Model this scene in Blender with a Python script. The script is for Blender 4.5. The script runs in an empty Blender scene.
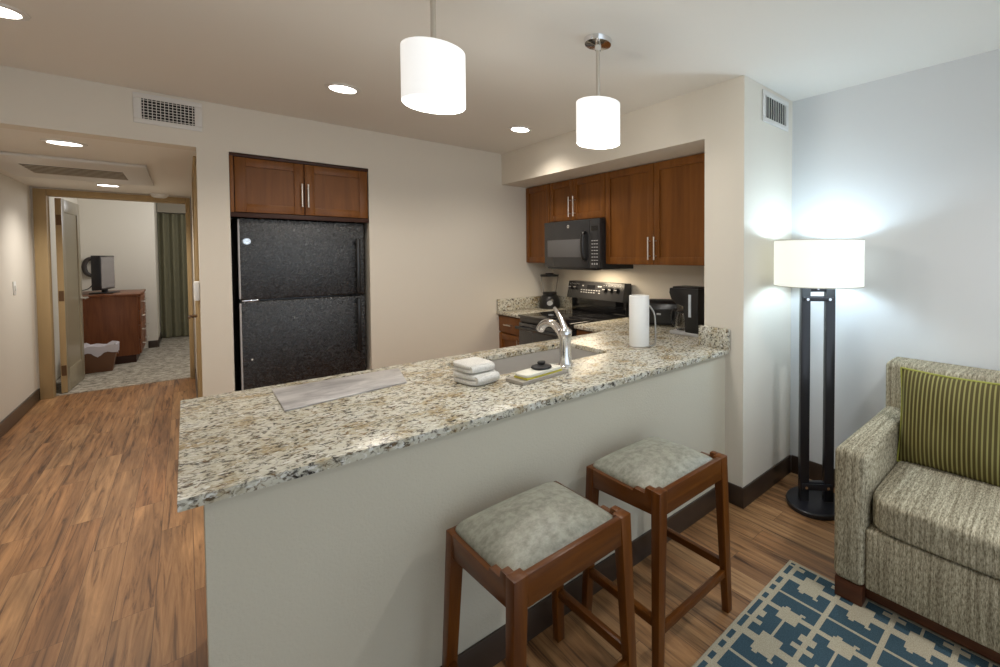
import bpy, bmesh, math, random
from mathutils import Vector, Matrix
random.seed(7)
S = bpy.context.scene
COL = S.collection
PI = math.pi

# ------------------------------------------------------------------ camera, world, exposure
cam = bpy.data.cameras.new('camera'); cam_o = bpy.data.objects.new('camera', cam); COL.objects.link(cam_o)
YAW, PITCH, ROLL = (math.radians(a) for a in (45.6834, -1.5388, -0.1159))
fw = Vector((math.sin(YAW)*math.cos(PITCH), math.cos(YAW)*math.cos(PITCH), math.sin(PITCH)))
rt = Vector((math.cos(YAW), -math.sin(YAW), 0)); up = rt.cross(fw)
rt2 = rt*math.cos(ROLL) + up*math.sin(ROLL); up2 = rt2.cross(fw)
M4 = Matrix((rt2, up2, -fw)).transposed().to_4x4(); M4.translation = (0, 0, 1.4657)
cam_o.matrix_world = M4
cam.sensor_fit = 'HORIZONTAL'; cam.sensor_width = 36.0
cam.lens = 442.2053/1000*36
cam.shift_x = -0.13816; cam.shift_y = -0.06575
cam.clip_start = 0.02
S.camera = cam_o

W = bpy.data.worlds.new('world'); S.world = W; W.use_nodes = True
W.node_tree.nodes['Background'].inputs[0].default_value = (0.78, 0.89, 1.0, 1)
W.node_tree.nodes['Background'].inputs[1].default_value = 1.0
S.view_settings.view_transform = 'Standard'; S.view_settings.look = 'None'
S.view_settings.gamma = 1.0; S.view_settings.use_curve_mapping = False
S.view_settings.exposure = 0.62

WARM = (1.0, 0.905, 0.79); NEUTRAL = (1.0, 0.96, 0.90); COOL = (0.58, 0.79, 1.0)
P_CAN, P_HALL, P_PEND, P_LAMP, P_BED, P_LIV_FILL = 39, 46, 6.5, 12, 24, 52

# ------------------------------------------------------------------ dimensions
Yf, H, Xs, Xr, Yj, Ya, Zs = 4.1015, 2.4895, 2.238, 2.8446, 1.3385, 1.6136, 2.1818
Yc0, Yc1, Xc0, Xcab, Xk = 1.4342, 2.4375, -0.0242, 2.5096, 2.1656
NX0, NX1, NZ = 0.2208, 1.056, 2.180
HX0, HX1, Zh, Ye = -1.084, 0.0654, 2.1824, 7.55
CT = 0.914; CU = 0.886

# ------------------------------------------------------------------ mesh builder
class MB:
    def __init__(self, off=(0, 0, 0)):
        self.bm = bmesh.new(); self.off = Vector(off)
    def _take(self, t, mat=0, M=None):
        if M is not None: bmesh.ops.transform(t, matrix=M, verts=t.verts)
        vm = {}
        for v in t.verts: vm[v] = self.bm.verts.new(v.co)
        for f in t.faces:
            try: nf = self.bm.faces.new([vm[v] for v in f.verts])
            except ValueError: continue
            nf.material_index = mat if mat is not None else f.material_index
        t.free(); return self
    def box(self, x0, x1, y0, y1, z0, z1, bev=0.0, seg=2, mat=0, M=None):
        t = bmesh.new(); bmesh.ops.create_cube(t, size=1)
        bmesh.ops.transform(t, matrix=Matrix.Translation(((x0+x1)/2, (y0+y1)/2, (z0+z1)/2)) @ Matrix.Diagonal((x1-x0, y1-y0, z1-z0, 1)), verts=t.verts)
        if bev > 0: bmesh.ops.bevel(t, geom=t.edges[:], offset=bev, segments=seg, profile=0.5, affect='EDGES')
        return self._take(t, mat, M)
    def cyl(self, p0, p1, r0, r1=None, n=24, mat=0, M=None):
        r1 = r0 if r1 is None else r1
        p0, p1 = Vector(p0), Vector(p1); d = p1-p0
        q = Vector((0, 0, 1)).rotation_difference(d.normalized()).to_matrix().to_4x4()
        t = bmesh.new()
        bmesh.ops.create_cone(t, cap_ends=True, segments=n, radius1=r0, radius2=r1, depth=d.length)
        bmesh.ops.transform(t, matrix=Matrix.Translation((p0+p1)/2) @ q, verts=t.verts)
        return self._take(t, mat, M)
    def lathe(self, prof, c=(0, 0, 0), n=40, mat=0, M=None, closed=False):
        t = bmesh.new(); rings = []
        for r, z in prof:
            if r < 1e-6: rings.append([t.verts.new((c[0], c[1], c[2]+z))])
            else: rings.append([t.verts.new((c[0]+r*math.cos(2*PI*k/n), c[1]+r*math.sin(2*PI*k/n), c[2]+z)) for k in range(n)])
        pairs = list(zip(rings, rings[1:]))
        if closed: pairs.append((rings[-1], rings[0]))
        for a, b in pairs:
            for k in range(n):
                k2 = (k+1) % n
                if len(a) == 1 and len(b) == 1: continue
                if len(a) == 1: t.faces.new((a[0], b[k2], b[k]))
                elif len(b) == 1: t.faces.new((a[k], a[k2], b[0]))
                else: t.faces.new((a[k], a[k2], b[k2], b[k]))
        bmesh.ops.recalc_face_normals(t, faces=t.faces)
        return self._take(t, mat, M)
    def tube(self, pts, r, n=12, mat=0, closed=False, M=None, flat=None):
        pts = [Vector(p) for p in pts]; N = len(pts)
        rr = r if isinstance(r, (list, tuple)) else [r]*N
        t = bmesh.new(); rings = []; nrm = None
        for i, p in enumerate(pts):
            a = pts[(i-1) % N] if (closed or i > 0) else p
            b = pts[(i+1) % N] if (closed or i < N-1) else p
            tg = (b-a).normalized()
            if nrm is None:
                nrm = Vector((0, 0, 1)) if abs(tg.z) < 0.9 else Vector((1, 0, 0))
            nrm = (nrm - tg*nrm.dot(tg)).normalized(); bn = tg.cross(nrm)
            fl = flat or 1.0
            rings.append([t.verts.new(p + nrm*rr[i]*math.cos(2*PI*k/n) + bn*rr[i]*fl*math.sin(2*PI*k/n)) for k in range(n)])
        seq = list(zip(rings, rings[1:])) + ([(rings[-1], rings[0])] if closed else [])
        for a, b in seq:
            for k in range(n): t.faces.new((a[k], a[(k+1) % n], b[(k+1) % n], b[k]))
        if not closed:
            t.faces.new(rings[0][::-1]); t.faces.new(rings[-1])
        bmesh.ops.recalc_face_normals(t, faces=t.faces)
        return self._take(t, mat, M)
    def prism(self, poly, axis, a, b, bev=0, mat=0, M=None):
        def pt(u, v, w): return {'x': (w, u, v), 'y': (u, w, v), 'z': (u, v, w)}[axis]
        t = bmesh.new()
        A = [t.verts.new(pt(u, v, a)) for u, v in poly]; B = [t.verts.new(pt(u, v, b)) for u, v in poly]
        t.faces.new(A); t.faces.new(B[::-1]); n = len(poly)
        for k in range(n): t.faces.new((A[k], B[k], B[(k+1) % n], A[(k+1) % n]))
        bmesh.ops.recalc_face_normals(t, faces=t.faces)
        if bev > 0: bmesh.ops.bevel(t, geom=t.edges[:], offset=bev, segments=2, profile=0.5, affect='EDGES')
        return self._take(t, mat, M)
    def hexa(self, bot, top, bev=0, mat=0, M=None):
        t = bmesh.new(); A = [t.verts.new(p) for p in bot]; B = [t.verts.new(p) for p in top]
        t.faces.new(A); t.faces.new(B)
        for k in range(4): t.faces.new((A[k], A[(k+1) % 4], B[(k+1) % 4], B[k]))
        bmesh.ops.recalc_face_normals(t, faces=t.faces)
        if bev > 0: bmesh.ops.bevel(t, geom=t.edges[:], offset=bev, segments=2, profile=0.5, affect='EDGES')
        return self._take(t, mat, M)
    def slab(self, xs, ys, inside, z0, z1, bev=0.003, mat=0):
        t = bmesh.new(); V = {}
        def v(i, j, z):
            k = (i, j, z)
            if k not in V: V[k] = t.verts.new((xs[i], ys[j], z))
            return V[k]
        nx, ny = len(xs)-1, len(ys)-1
        ok = lambda i, j: 0 <= i < nx and 0 <= j < ny and inside((xs[i]+xs[i+1])/2, (ys[j]+ys[j+1])/2)
        for i in range(nx):
            for j in range(ny):
                if not ok(i, j): continue
                t.faces.new((v(i, j, z1), v(i+1, j, z1), v(i+1, j+1, z1), v(i, j+1, z1)))
                t.faces.new((v(i, j, z0), v(i, j+1, z0), v(i+1, j+1, z0), v(i+1, j, z0)))
                for di, dj, e in ((-1, 0, ((i, j+1), (i, j))), (1, 0, ((i+1, j), (i+1, j+1))), (0, -1, ((i, j), (i+1, j))), (0, 1, ((i+1, j+1), (i, j+1)))):
                    if not ok(i+di, j+dj):
                        a, b = e; t.faces.new((v(*a, z0), v(*b, z0), v(*b, z1), v(*a, z1)))
        bmesh.ops.recalc_face_normals(t, faces=t.faces)
        if bev > 0:
            ed = [e for e in t.edges if len(e.link_faces) == 2 and e.calc_face_angle() > 1.0]
            bmesh.ops.bevel(t, geom=ed, offset=bev, segments=2, profile=0.5, affect='EDGES')
        return self._take(t, mat)
    def cushion(self, c, size, n=5.0, res=20, dome=0.0, mat=0, M=None, nz=None):
        """pillow-ish rounded block (superellipsoid), optional domed top"""
        t = bmesh.new(); bmesh.ops.create_cube(t, size=2)
        bmesh.ops.subdivide_edges(t, edges=t.edges[:], cuts=res, use_grid_fill=True)
        for v in t.verts:
            p = v.co.copy(); k = nz or n; s = ((abs(p.x)**n + abs(p.y)**n)**(k/n) + abs(p.z)**k) ** (1/k)
            q = p/s
            z = q.z + (dome*(1-q.x*q.x)*(1-q.y*q.y) if q.z > 0 else 0)
            v.co = Vector((c[0]+q.x*size[0]/2, c[1]+q.y*size[1]/2, c[2]+z*size[2]/2))
        return self._take(t, mat, M)
    def build(self, name, mats, parent=None, loc=None, smooth=True, ang=35):
        me = bpy.data.meshes.new(name)
        off = self.off if loc is None else Vector(loc)
        bmesh.ops.translate(self.bm, vec=-off, verts=self.bm.verts)
        self.bm.to_mesh(me); self.bm.free()
        for m in (mats if isinstance(mats, (list, tuple)) else [mats]): me.materials.append(m)
        if smooth:
            me.polygons.foreach_set('use_smooth', [True]*len(me.polygons))
            me.set_sharp_from_angle(angle=math.radians(ang))
        o = bpy.data.objects.new(name, me); COL.objects.link(o)
        if parent is not None: o.parent = parent
        else: o.location = off
        return o

def tag(o, label=None, cat=None, group=None, kind=None):
    if label: o['label'] = label
    if cat: o['category'] = cat
    if group: o['group'] = group
    if kind: o['kind'] = kind
    return o
def thing(name, label, cat, loc=(0, 0, 0), rz=0.0, group=None):
    o = bpy.data.objects.new(name, None); COL.objects.link(o); o.empty_display_size = 0.05
    o.location = loc; o.rotation_euler = (0, 0, rz)
    return tag(o, label, cat, group)
def copy_tree(o, parent=None):
    kids = list(o.children)
    c = o.copy(); COL.objects.link(c)
    if parent is not None: c.parent = parent
    for k in kids: copy_tree(k, c)
    return c
def struct(name, mb, m, parent=None, loc=None):
    o = mb.build(name, m, parent, loc=loc or (0, 0, 0))
    if parent is None: o['kind'] = 'structure'
    return o
def text(name, body, size, mat, parent, M, depth=0.0006):
    cu = bpy.data.curves.new(name, 'FONT'); cu.body = body; cu.size = size; cu.extrude = depth
    cu.align_x = 'CENTER'; cu.align_y = 'CENTER'; cu.materials.append(mat)
    q = bpy.data.objects.new(name+'_curve', cu); COL.objects.link(q)
    me = bpy.data.meshes.new_from_object(q.evaluated_get(bpy.context.evaluated_depsgraph_get())); me.name = name
    bpy.data.objects.remove(q); bpy.data.curves.remove(cu)
    o = bpy.data.objects.new(name, me); COL.objects.link(o); o.parent = parent; o.matrix_local = M
    return o
def frame_xyz(xa, ya, za, p):      # matrix with the given axes as columns
    m = Matrix((Vector(xa), Vector(ya), Vector(za))).transposed().to_4x4(); m.translation = p; return m

def light(name, kind, loc, power, col, parent=None, size=0.08, rot=None, spot=None, blend=1.0):
    l = bpy.data.lights.new(name, kind); l.energy = power; l.color = col
    if kind in ('POINT', 'SPOT'): l.shadow_soft_size = size
    if kind == 'AREA': l.size = size
    if kind == 'SPOT': l.spot_size = spot; l.spot_blend = blend
    o = bpy.data.objects.new(name, l); COL.objects.link(o); o.location = loc
    if rot: o.rotation_euler = rot
    if parent is not None: o.parent = parent
    return o

# ------------------------------------------------------------------ materials
def mat(name, col, rough=0.6, metal=0.0, spec=0.5, **kw):
    m = bpy.data.materials.new(name); m.use_nodes = True
    b = m.node_tree.nodes['Principled BSDF']
    b.inputs['Base Color'].default_value = (*col, 1); b.inputs['Roughness'].default_value = rough
    b.inputs['Metallic'].default_value = metal; b.inputs['Specular IOR Level'].default_value = spec
    for k, v in kw.items(): b.inputs[k].default_value = v
    return m
def nd(m, t, **kw):
    n = m.node_tree.nodes.new(t)
    for k, v in kw.items():
        if k in n.inputs: n.inputs[k].default_value = v
        else: setattr(n, k, v)
    return n
def lk(m, a, ao, b, bi): m.node_tree.links.new(a.outputs[ao], b.inputs[bi])
def bsdf(m): return m.node_tree.nodes['Principled BSDF']
def coords(m, scale=(1, 1, 1), rot=(0, 0, 0), world=False):
    mp = nd(m, 'ShaderNodeMapping'); mp.inputs['Scale'].default_value = scale; mp.inputs['Rotation'].default_value = rot
    if world:
        g = nd(m, 'ShaderNodeNewGeometry'); lk(m, g, 'Position', mp, 'Vector')
    else:
        t = nd(m, 'ShaderNodeTexCoord'); lk(m, t, 'Object', mp, 'Vector')
    return mp
def ramp(m, src, out, stops):
    r = nd(m, 'ShaderNodeValToRGB'); e = r.color_ramp.elements
    e[0].position, e[0].color = stops[0][0], (*stops[0][1], 1)
    e[1].position, e[1].color = stops[-1][0], (*stops[-1][1], 1)
    for p, c in stops[1:-1]:
        k = e.new(p); k.color = (*c, 1)
    lk(m, src, out, r, 'Fac'); return r
def noise(m, vec, scale, detail=4, rough=0.55, dist=0.0):
    n = nd(m, 'ShaderNodeTexNoise'); n.inputs['Scale'].default_value = scale; n.inputs['Detail'].default_value = detail
    n.inputs['Roughness'].default_value = rough; n.inputs['Distortion'].default_value = dist
    lk(m, vec, 'Vector', n, 'Vector'); return n
def bump(m, src, out, strength=0.2, dist=0.01):
    b = nd(m, 'ShaderNodeBump'); b.inputs['Strength'].default_value = strength; b.inputs['Distance'].default_value = dist
    lk(m, src, out, b, 'Height'); lk(m, b, 'Normal', bsdf(m), 'Normal'); return b
def mixc(m, fac, facout, a, b, mode='MIX'):
    x = nd(m, 'ShaderNodeMix', data_type='RGBA', blend_type=mode)
    if fac is None: x.inputs[0].default_value = facout
    else: lk(m, fac, facout, x, 0)
    for s, i in ((a, 6), (b, 7)):
        if isinstance(s, tuple) and len(s) == 2 and not isinstance(s[0], (int, float)): lk(m, s[0], s[1], x, i)
        else: x.inputs[i].default_value = (*s, 1)
    return x

def paint(name, col, bs=0.12, scale=220):
    m = mat(name, col, 0.75, spec=0.25); c = coords(m, world=True)
    n = noise(m, c, scale, 3, 0.6); bump(m, n, 'Fac', bs, 0.002)
    return m
WALL = paint('wall_paint', (0.74, 0.69, 0.60))
WALL_COOL_LIT = paint('wall_paint_cool_lit', (0.71, 0.715, 0.71))  # same wall paint, with the cool light of the living side put into the colour
CEIL = paint('ceiling_paint', (0.80, 0.77, 0.71), 0.1)
HALLP = paint('hall_paint', (0.72, 0.67, 0.59))
PANELW = paint('half_wall_paint', (0.58, 0.535, 0.43), 0.6, 120)

def wood(name, c1, c2, rough=0.35, grain='z', sc=1.0, coat=0.0):
    m = mat(name, c1, rough)
    k = {'x': (2.0, 26, 26), 'y': (26, 2.0, 26), 'z': (26, 26, 2.0)}[grain]
    c = coords(m, tuple(v*sc for v in k), world=True)
    n = noise(m, c, 1.0, 6, 0.62, 0.6); r = ramp(m, n, 'Fac', [(0.28, c2), (0.72, c1)])
    lk(m, r, 'Color', bsdf(m), 'Base Color'); bump(m, n, 'Fac', 0.05, 0.002)
    bsdf(m).inputs['Specular IOR Level'].default_value = 0.28; bsdf(m).inputs['Coat Weight'].default_value = coat; bsdf(m).inputs['Coat Roughness'].default_value = 0.2
    return m
CAB = wood('cabinet_cherry', (0.235, 0.087, 0.016), (0.135, 0.045, 0.008), 0.40, 'z', 0.6, 0.0)
CABD = wood('cabinet_dark_edge', (0.06, 0.022, 0.012), (0.035, 0.014, 0.008), 0.45, 'x')
STOOLW = wood('stool_cherry_wood', (0.150, 0.046, 0.005), (0.068, 0.018, 0.003), 0.32, 'z', 1.0, 0.0)
STOOLX = wood('stool_cherry_wood_rail', (0.150, 0.046, 0.005), (0.068, 0.018, 0.003), 0.32, 'x', 1.0, 0.0)
STOOLY = wood('stool_cherry_wood_side', (0.150, 0.046, 0.005), (0.068, 0.018, 0.003), 0.32, 'y', 1.0, 0.0)
DRESSW = wood('dresser_mahogany', (0.25, 0.088, 0.034), (0.15, 0.048, 0.020), 0.35, 'z')
ESPR = wood('sofa_espresso_wood', (0.11, 0.038, 0.016), (0.06, 0.02, 0.010), 0.35, 'y')
BASEB = mat('baseboard_dark_brown', (0.050, 0.032, 0.022), 0.32)
CASING = wood('casing_tan', (0.46, 0.33, 0.17), (0.40, 0.28, 0.14), 0.5, 'z', 0.5)
DOORM = mat('door_taupe', (0.33, 0.28, 0.19), 0.35)

def floor_wood():
    m = mat('floor_planks', (0.3, 0.15, 0.07), 0.42); g = nd(m, 'ShaderNodeNewGeometry')
    mp = nd(m, 'ShaderNodeMapping'); mp.inputs['Rotation'].default_value = (0, 0, PI/2); lk(m, g, 'Position', mp, 'Vector')
    br = nd(m, 'ShaderNodeTexBrick'); br.offset = 0.37; br.offset_frequency = 2
    for k, v in (('Scale', 1.0), ('Mortar Size', 0.0012), ('Mortar Smooth', 0.2), ('Bias', 0.0), ('Brick Width', 1.15), ('Row Height', 0.118)):
        br.inputs[k].default_value = v
    br.inputs['Color1'].default_value = (0, 0, 0, 1); br.inputs['Color2'].default_value = (1, 1, 1, 1); br.inputs['Mortar'].default_value = (0.5, 0.5, 0.5, 1)
    lk(m, mp, 'Vector', br, 'Vector')
    # per-plank tone
    tone = ramp(m, br, 'Color', [(0.0, (0.335, 0.162, 0.064)), (0.5, (0.370, 0.192, 0.080)), (1.0, (0.410, 0.228, 0.102))])
    # grain streaks along the planks, shifted per plank
    sh = nd(m, 'ShaderNodeVectorMath', operation='MULTIPLY_ADD'); lk(m, br, 'Color', sh, 0); sh.inputs[1].default_value = (7.3, 3.1, 0); lk(m, g, 'Position', sh, 2)
    m1 = nd(m, 'ShaderNodeMapping'); m1.inputs['Scale'].default_value = (38, 1.7, 1); lk(m, sh, 'Vector', m1, 'Vector')
    n1 = noise(m, m1, 1.0, 7, 0.66, 0.9)
    r1 = ramp(m, n1, 'Fac', [(0.34, (0.26, 0.21, 0.18)), (0.455, (0.80, 0.76, 0.72)), (0.56, (1.0, 1.0, 1.0)), (0.70, (1.28, 1.30, 1.32))])
    m2 = nd(m, 'ShaderNodeMapping'); m2.inputs['Scale'].default_value = (11, 1.1, 1); lk(m, sh, 'Vector', m2, 'Vector')
    n2 = noise(m, m2, 1.0, 4, 0.6, 0.5)
    r2 = ramp(m, n2, 'Fac', [(0.32, (0.62, 0.60, 0.58)), (0.68, (1.18, 1.18, 1.18))])
    a = mixc(m, None, 1.0, (tone, 'Color'), (r1, 'Color'), 'MULTIPLY')
    b = mixc(m, None, 1.0, (a, 2), (r2, 'Color'), 'MULTIPLY')
    c = mixc(m, br, 'Fac', (b, 2), (0.13, 0.065, 0.03))
    lk(m, c, 2, bsdf(m), 'Base Color'); bump(m, n1, 'Fac', 0.08, 0.003)
    return m
FLOOR = floor_wood()

def granite():
    m = mat('granite', (0.6, 0.55, 0.45), 0.27, spec=0.22)
    c = coords(m, (1, 1.0, 1), world=True)
    big = noise(m, c, 9, 4, 0.6, 0.4)
    base = ramp(m, big, 'Fac', [(0.30, (0.70, 0.69, 0.62)), (0.52, (0.59, 0.56, 0.45)), (0.68, (0.40, 0.31, 0.17)), (0.82, (0.26, 0.17, 0.07))])
    c2 = coords(m, (50, 62, 56), (0, 0, 0.5), world=True)
    fine = noise(m, c2, 1.0, 5, 0.62, 0.9)
    fr = ramp(m, fine, 'Fac', [(0.385, (0, 0, 0)), (0.45, (0.42, 0.42, 0.42)), (0.52, (1, 1, 1))])
    dark = noise(m, c2, 0.45, 3, 0.5, 0.3)
    dc = ramp(m, dark, 'Fac', [(0.35, (0.030, 0.027, 0.023)), (0.52, (0.10, 0.080, 0.055)), (0.68, (0.20, 0.115, 0.04))])
    x = mixc(m, fr, 'Color', (dc, 'Color'), (base, 'Color'))
    c3 = coords(m, (60, 95, 80), (0, 0, 0.5), world=True)
    wh = noise(m, c3, 1.0, 3, 0.5, 0.6); wr = ramp(m, wh, 'Fac', [(0.57, (0, 0, 0)), (0.66, (0.9, 0.9, 0.9))])
    y = mixc(m, wr, 'Color', (x, 2), (0.78, 0.77, 0.72))
    lk(m, y, 2, bsdf(m), 'Base Color'); return m
GRANITE = granite()

BLACKP = mat('black_plastic', (0.012, 0.012, 0.013), 0.28)
BLACKG = mat('black_glass', (0.006, 0.006, 0.007), 0.06)
SLATE = mat('dark_grey_enamel', (0.035, 0.035, 0.037), 0.25)
MWIN = mat('microwave_window', (0.13, 0.13, 0.135), 0.2)
GREYP = mat('grey_print', (0.45, 0.45, 0.46), 0.5)
WHITEP = mat('white_plastic', (0.78, 0.77, 0.74), 0.4)
WHITEM = mat('white_enamel_metal', (0.72, 0.70, 0.66), 0.4)
VENTC = mat('dark_void', (0.01, 0.01, 0.01), 0.9)
NICKEL = mat('brushed_nickel', (0.72, 0.68, 0.62), 0.28, 1.0)
CHROME = mat('chrome', (0.82, 0.82, 0.83), 0.12, 1.0)
STEEL = mat('stainless_steel', (0.68, 0.66, 0.63), 0.42, 0.75)
STEELD = mat('satin_dark_steel', (0.35, 0.33, 0.30), 0.35, 1.0)
LAMPBL = mat('satin_black_metal', (0.018, 0.018, 0.022), 0.28)
def pebbled():
    m = mat('pebbled_black_enamel', (0.009, 0.009, 0.0095), 0.14, spec=0.8); c = coords(m, world=True)
    n = noise(m, c, 130, 3, 0.6, 0.0); bump(m, n, 'Fac', 0.55, 0.005)
    n2 = noise(m, c, 75, 5, 0.7, 0.0); r = ramp(m, n2, 'Fac', [(0.38, (0.07, 0.07, 0.07)), (0.62, (0.42, 0.42, 0.42))]); lk(m, r, 'Color', bsdf(m), 'Roughness')
    n3 = noise(m, c, 60, 5, 0.75, 0.0); r3 = ramp(m, n3, 'Fac', [(0.42, (0.004, 0.004, 0.0045)), (0.60, (0.030, 0.031, 0.033))]); lk(m, r3, 'Color', bsdf(m), 'Base Color'); return m  # mottled base colour stands for reflections off the pebbled bumps
PEBBLE = pebbled()

def emit(name, col, s, base=(0.9, 0.9, 0.88)):
    m = mat(name, base, 0.5); b = bsdf(m); b.inputs['Emission Color'].default_value = (*col, 1); b.inputs['Emission Strength'].default_value = s
    return m
CANLENS = emit('can_lens', (1, 0.97, 0.92), 7)
SHADE_P = emit('pendant_glass', (1, 0.985, 0.96), 0.40)
PDIFF = emit('pendant_diffuser', (1, 0.985, 0.96), 0.62)
def lampshade():
    m = emit('lampshade_fabric', (0.95, 1.0, 0.94), 0.34, (0.78, 0.79, 0.74))
    return m
SHADE_L = lampshade()

def fabric(name, c1, c2, scale, thr=None, bs=0.5, stripe=False):
    m = mat(name, c1, 0.9, spec=0.15); c = coords(m, scale)
    n = noise(m, c, 1.0, 4, 0.7, 0.2); r = ramp(m, n, 'Fac', [(0.34, c2), (0.62, c1)])
    c2n = coords(m, (330, 330, 330)); n2 = noise(m, c2n, 1.0, 2, 0.5)
    x = mixc(m, n2, 'Fac', (r, 'Color'), c2)
    x2 = mixc(m, None, 0.30, (r, 'Color'), (x, 2))
    if stripe:
        cs = coords(m, (2.5, 95, 2.5)); n3 = noise(m, cs, 1.0, 3, 0.6); r3 = ramp(m, n3, 'Fac', [(0.36, (0.64, 0.62, 0.59)), (0.62, (1.12, 1.12, 1.12))])
        x2 = mixc(m, None, 1.0, (x2, 2), (r3, 'Color'), 'MULTIPLY')
    lk(m, x2, 2, bsdf(m), 'Base Color'); bump(m, n, 'Fac', bs, 0.004); return m
SOFAF = fabric('sofa_woven_fabric', (0.60, 0.54, 0.40), (0.15, 0.125, 0.075), (55, 210, 60), stripe=True)
LEATHER = fabric('seat_faux_leather', (0.36, 0.355, 0.29), (0.20, 0.195, 0.155), (38, 38, 38), bs=0.08)
bsdf(LEATHER).inputs['Roughness'].default_value = 0.42; bsdf(LEATHER).inputs['Specular IOR Level'].default_value = 0.5
TOWEL = fabric('white_terry', (0.82, 0.81, 0.77), (0.62, 0.60, 0.56), (160, 160, 160), bs=0.6)
RUGB = fabric('rug_blue', (0.062, 0.108, 0.135), (0.032, 0.060, 0.078), (260, 260, 260), bs=0.5)
RUGC = fabric('rug_cream', (0.52, 0.46, 0.34), (0.34, 0.29, 0.20), (260, 260, 260), bs=0.5)
CURT = mat('curtain_olive', (0.20, 0.185, 0.115), 0.85)
def carpet():
    m = mat('carpet', (0.3, 0.27, 0.2), 0.95, spec=0.1); c = coords(m, (1, 1, 1), world=True)
    n = noise(m, c, 14, 6, 0.75, 0.8); r = ramp(m, n, 'Fac', [(0.38, (0.19, 0.165, 0.13)), (0.60, (0.50, 0.45, 0.37))])
    lk(m, r, 'Color', bsdf(m), 'Base Color'); return m
CARPET = carpet()
def pillow_mat():
    m = mat('pillow_stripe', (0.3, 0.27, 0.05), 0.8, spec=0.2); t = nd(m, 'ShaderNodeTexCoord')
    sx = nd(m, 'ShaderNodeSeparateXYZ'); lk(m, t, 'Object', sx, 'Vector')
    mu = nd(m, 'ShaderNodeMath', operation='MULTIPLY'); mu.inputs[1].default_value = 2*PI/0.0172; lk(m, sx, 'X', mu, 0)
    si = nd(m, 'ShaderNodeMath', operation='SINE'); lk(m, mu, 0, si, 0)
    r = ramp(m, si, 0, [(0.15, (0.085, 0.066, 0.022)), (0.60, (0.27, 0.245, 0.085))])
    lk(m, r, 'Color', bsdf(m), 'Base Color'); return m
PILLOW = pillow_mat()
PIPING = mat('pillow_piping', (0.34, 0.34, 0.06), 0.7)
GLASS = mat('clear_glass', (0.95, 0.95, 0.95), 0.03, **{'Transmission Weight': 1.0, 'IOR': 1.3})
def marble():
    m = mat('pale_marble', (0.5, 0.48, 0.47), 0.3); c = coords(m, (7, 16, 7), (0, 0, 0.4), world=True)
    n = noise(m, c, 1.0, 5, 0.6, 1.0); r = ramp(m, n, 'Fac', [(0.35, (0.30, 0.29, 0.29)), (0.65, (0.60, 0.58, 0.57))])
    lk(m, r, 'Color', bsdf(m), 'Base Color'); return m
MARBLE = marble()
PAPER = mat('paper_white', (0.84, 0.84, 0.82), 0.85, spec=0.1)
YELLOW = mat('sponge_yellow', (0.62, 0.55, 0.08), 0.8)
SPONGE = mat('sponge_cream', (0.78, 0.76, 0.66), 0.8)
TRAY = mat('tray_grey_stone', (0.40, 0.36, 0.31), 0.4)
BINB = mat('bin_brown', (0.15, 0.065, 0.03), 0.5)
LINER = mat('bin_liner', (0.62, 0.58, 0.62), 0.4)
SCREEN = mat('tv_screen_off', (0.20, 0.18, 0.18), 0.25)
TVB = mat('tv_black', (0.015, 0.013, 0.015), 0.4)
BRONZE = mat('hinge_bronze', (0.16, 0.09, 0.045), 0.4, 0.6)

# ------------------------------------------------------------------ setting
struct('floor', MB().box(-1.25, 2.97, -1.9, 7.62, -0.08, 0.0), FLOOR)
struct('floor_bedroom', MB().box(-1.9, 1.8, 7.62, 12.1, -0.08, 0.004), CARPET)
struct('ceiling', MB().box(-1.25, 2.97, -1.9, Yf+0.15, H, H+0.08), CEIL)
struct('ceiling_hall', MB().box(HX0-0.12, HX1+0.1, Yf+0.15, Ye+0.1, Zh, Zh+0.06), CEIL)
struct('ceiling_bedroom', MB().box(-1.9, 1.8, Ye+0.1, 12.1, 2.55, 2.62), CEIL)
b = MB()
b.box(-1.25, HX1, Yf, Yf+0.15, Zh, H)
b.box(HX1, NX0, Yf, Yf+0.15, 0, H)
b.box(NX0, NX1, Yf, Yf+0.15, NZ, H); b.box(NX1, Xr+0.1, Yf, Yf+0.15, 0, H)
b.box(NX0-0.04, NX0, Yf+0.15, Yf+0.86, 0, NZ+0.04); b.box(NX1, NX1+0.04, Yf+0.15, Yf+0.86, 0, NZ+0.04)
b.box(NX0, NX1, Yf+0.80, Yf+0.86, 0, NZ+0.04); b.box(NX0, NX1, Yf+0.15, Yf+0.80, NZ, NZ+0.04)
struct('wall_back', b, WALL)
struct('wall_left', MB().box(HX0-0.14, HX0, -1.9, Ye+0.1, 0, H), HALLP)
struct('wall_hall_right', MB().box(HX1, HX1+0.1, Yf+0.15, Ye, 0, Zh), HALLP)
b = MB()
DX0, DX1, DZ = -0.985, 0.015, 2.10
b.box(HX0-0.8, DX0-0.02, Ye, Ye+0.12, 0, 2.55); b.box(DX1+0.02, 1.8, Ye, Ye+0.12, 0, 2.55); b.box(DX0-0.02, DX1+0.02, Ye, Ye+0.12, DZ+0.02, 2.55)
struct('wall_hall_end', b, HALLP)
struct('wall_right', MB().box(Xr, Xr+0.12, -1.9, Ya, 0, H), WALL_COOL_LIT)
struct('wall_range', MB().box(Xr, Xr+0.12, Ya, Yf, 0, H), WALL)
struct('wall_kitchen', MB().box(Xs, Xr, Yj, Ya, 0, H), WALL)
struct('wall_soffit', MB().box(Xs, Xr, Ya, Yf, Zs, H), WALL)
struct('wall_peninsula', MB().box(0.02, Xs, 1.46, 1.60, 0, CU), PANELW)
b = MB()
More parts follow.
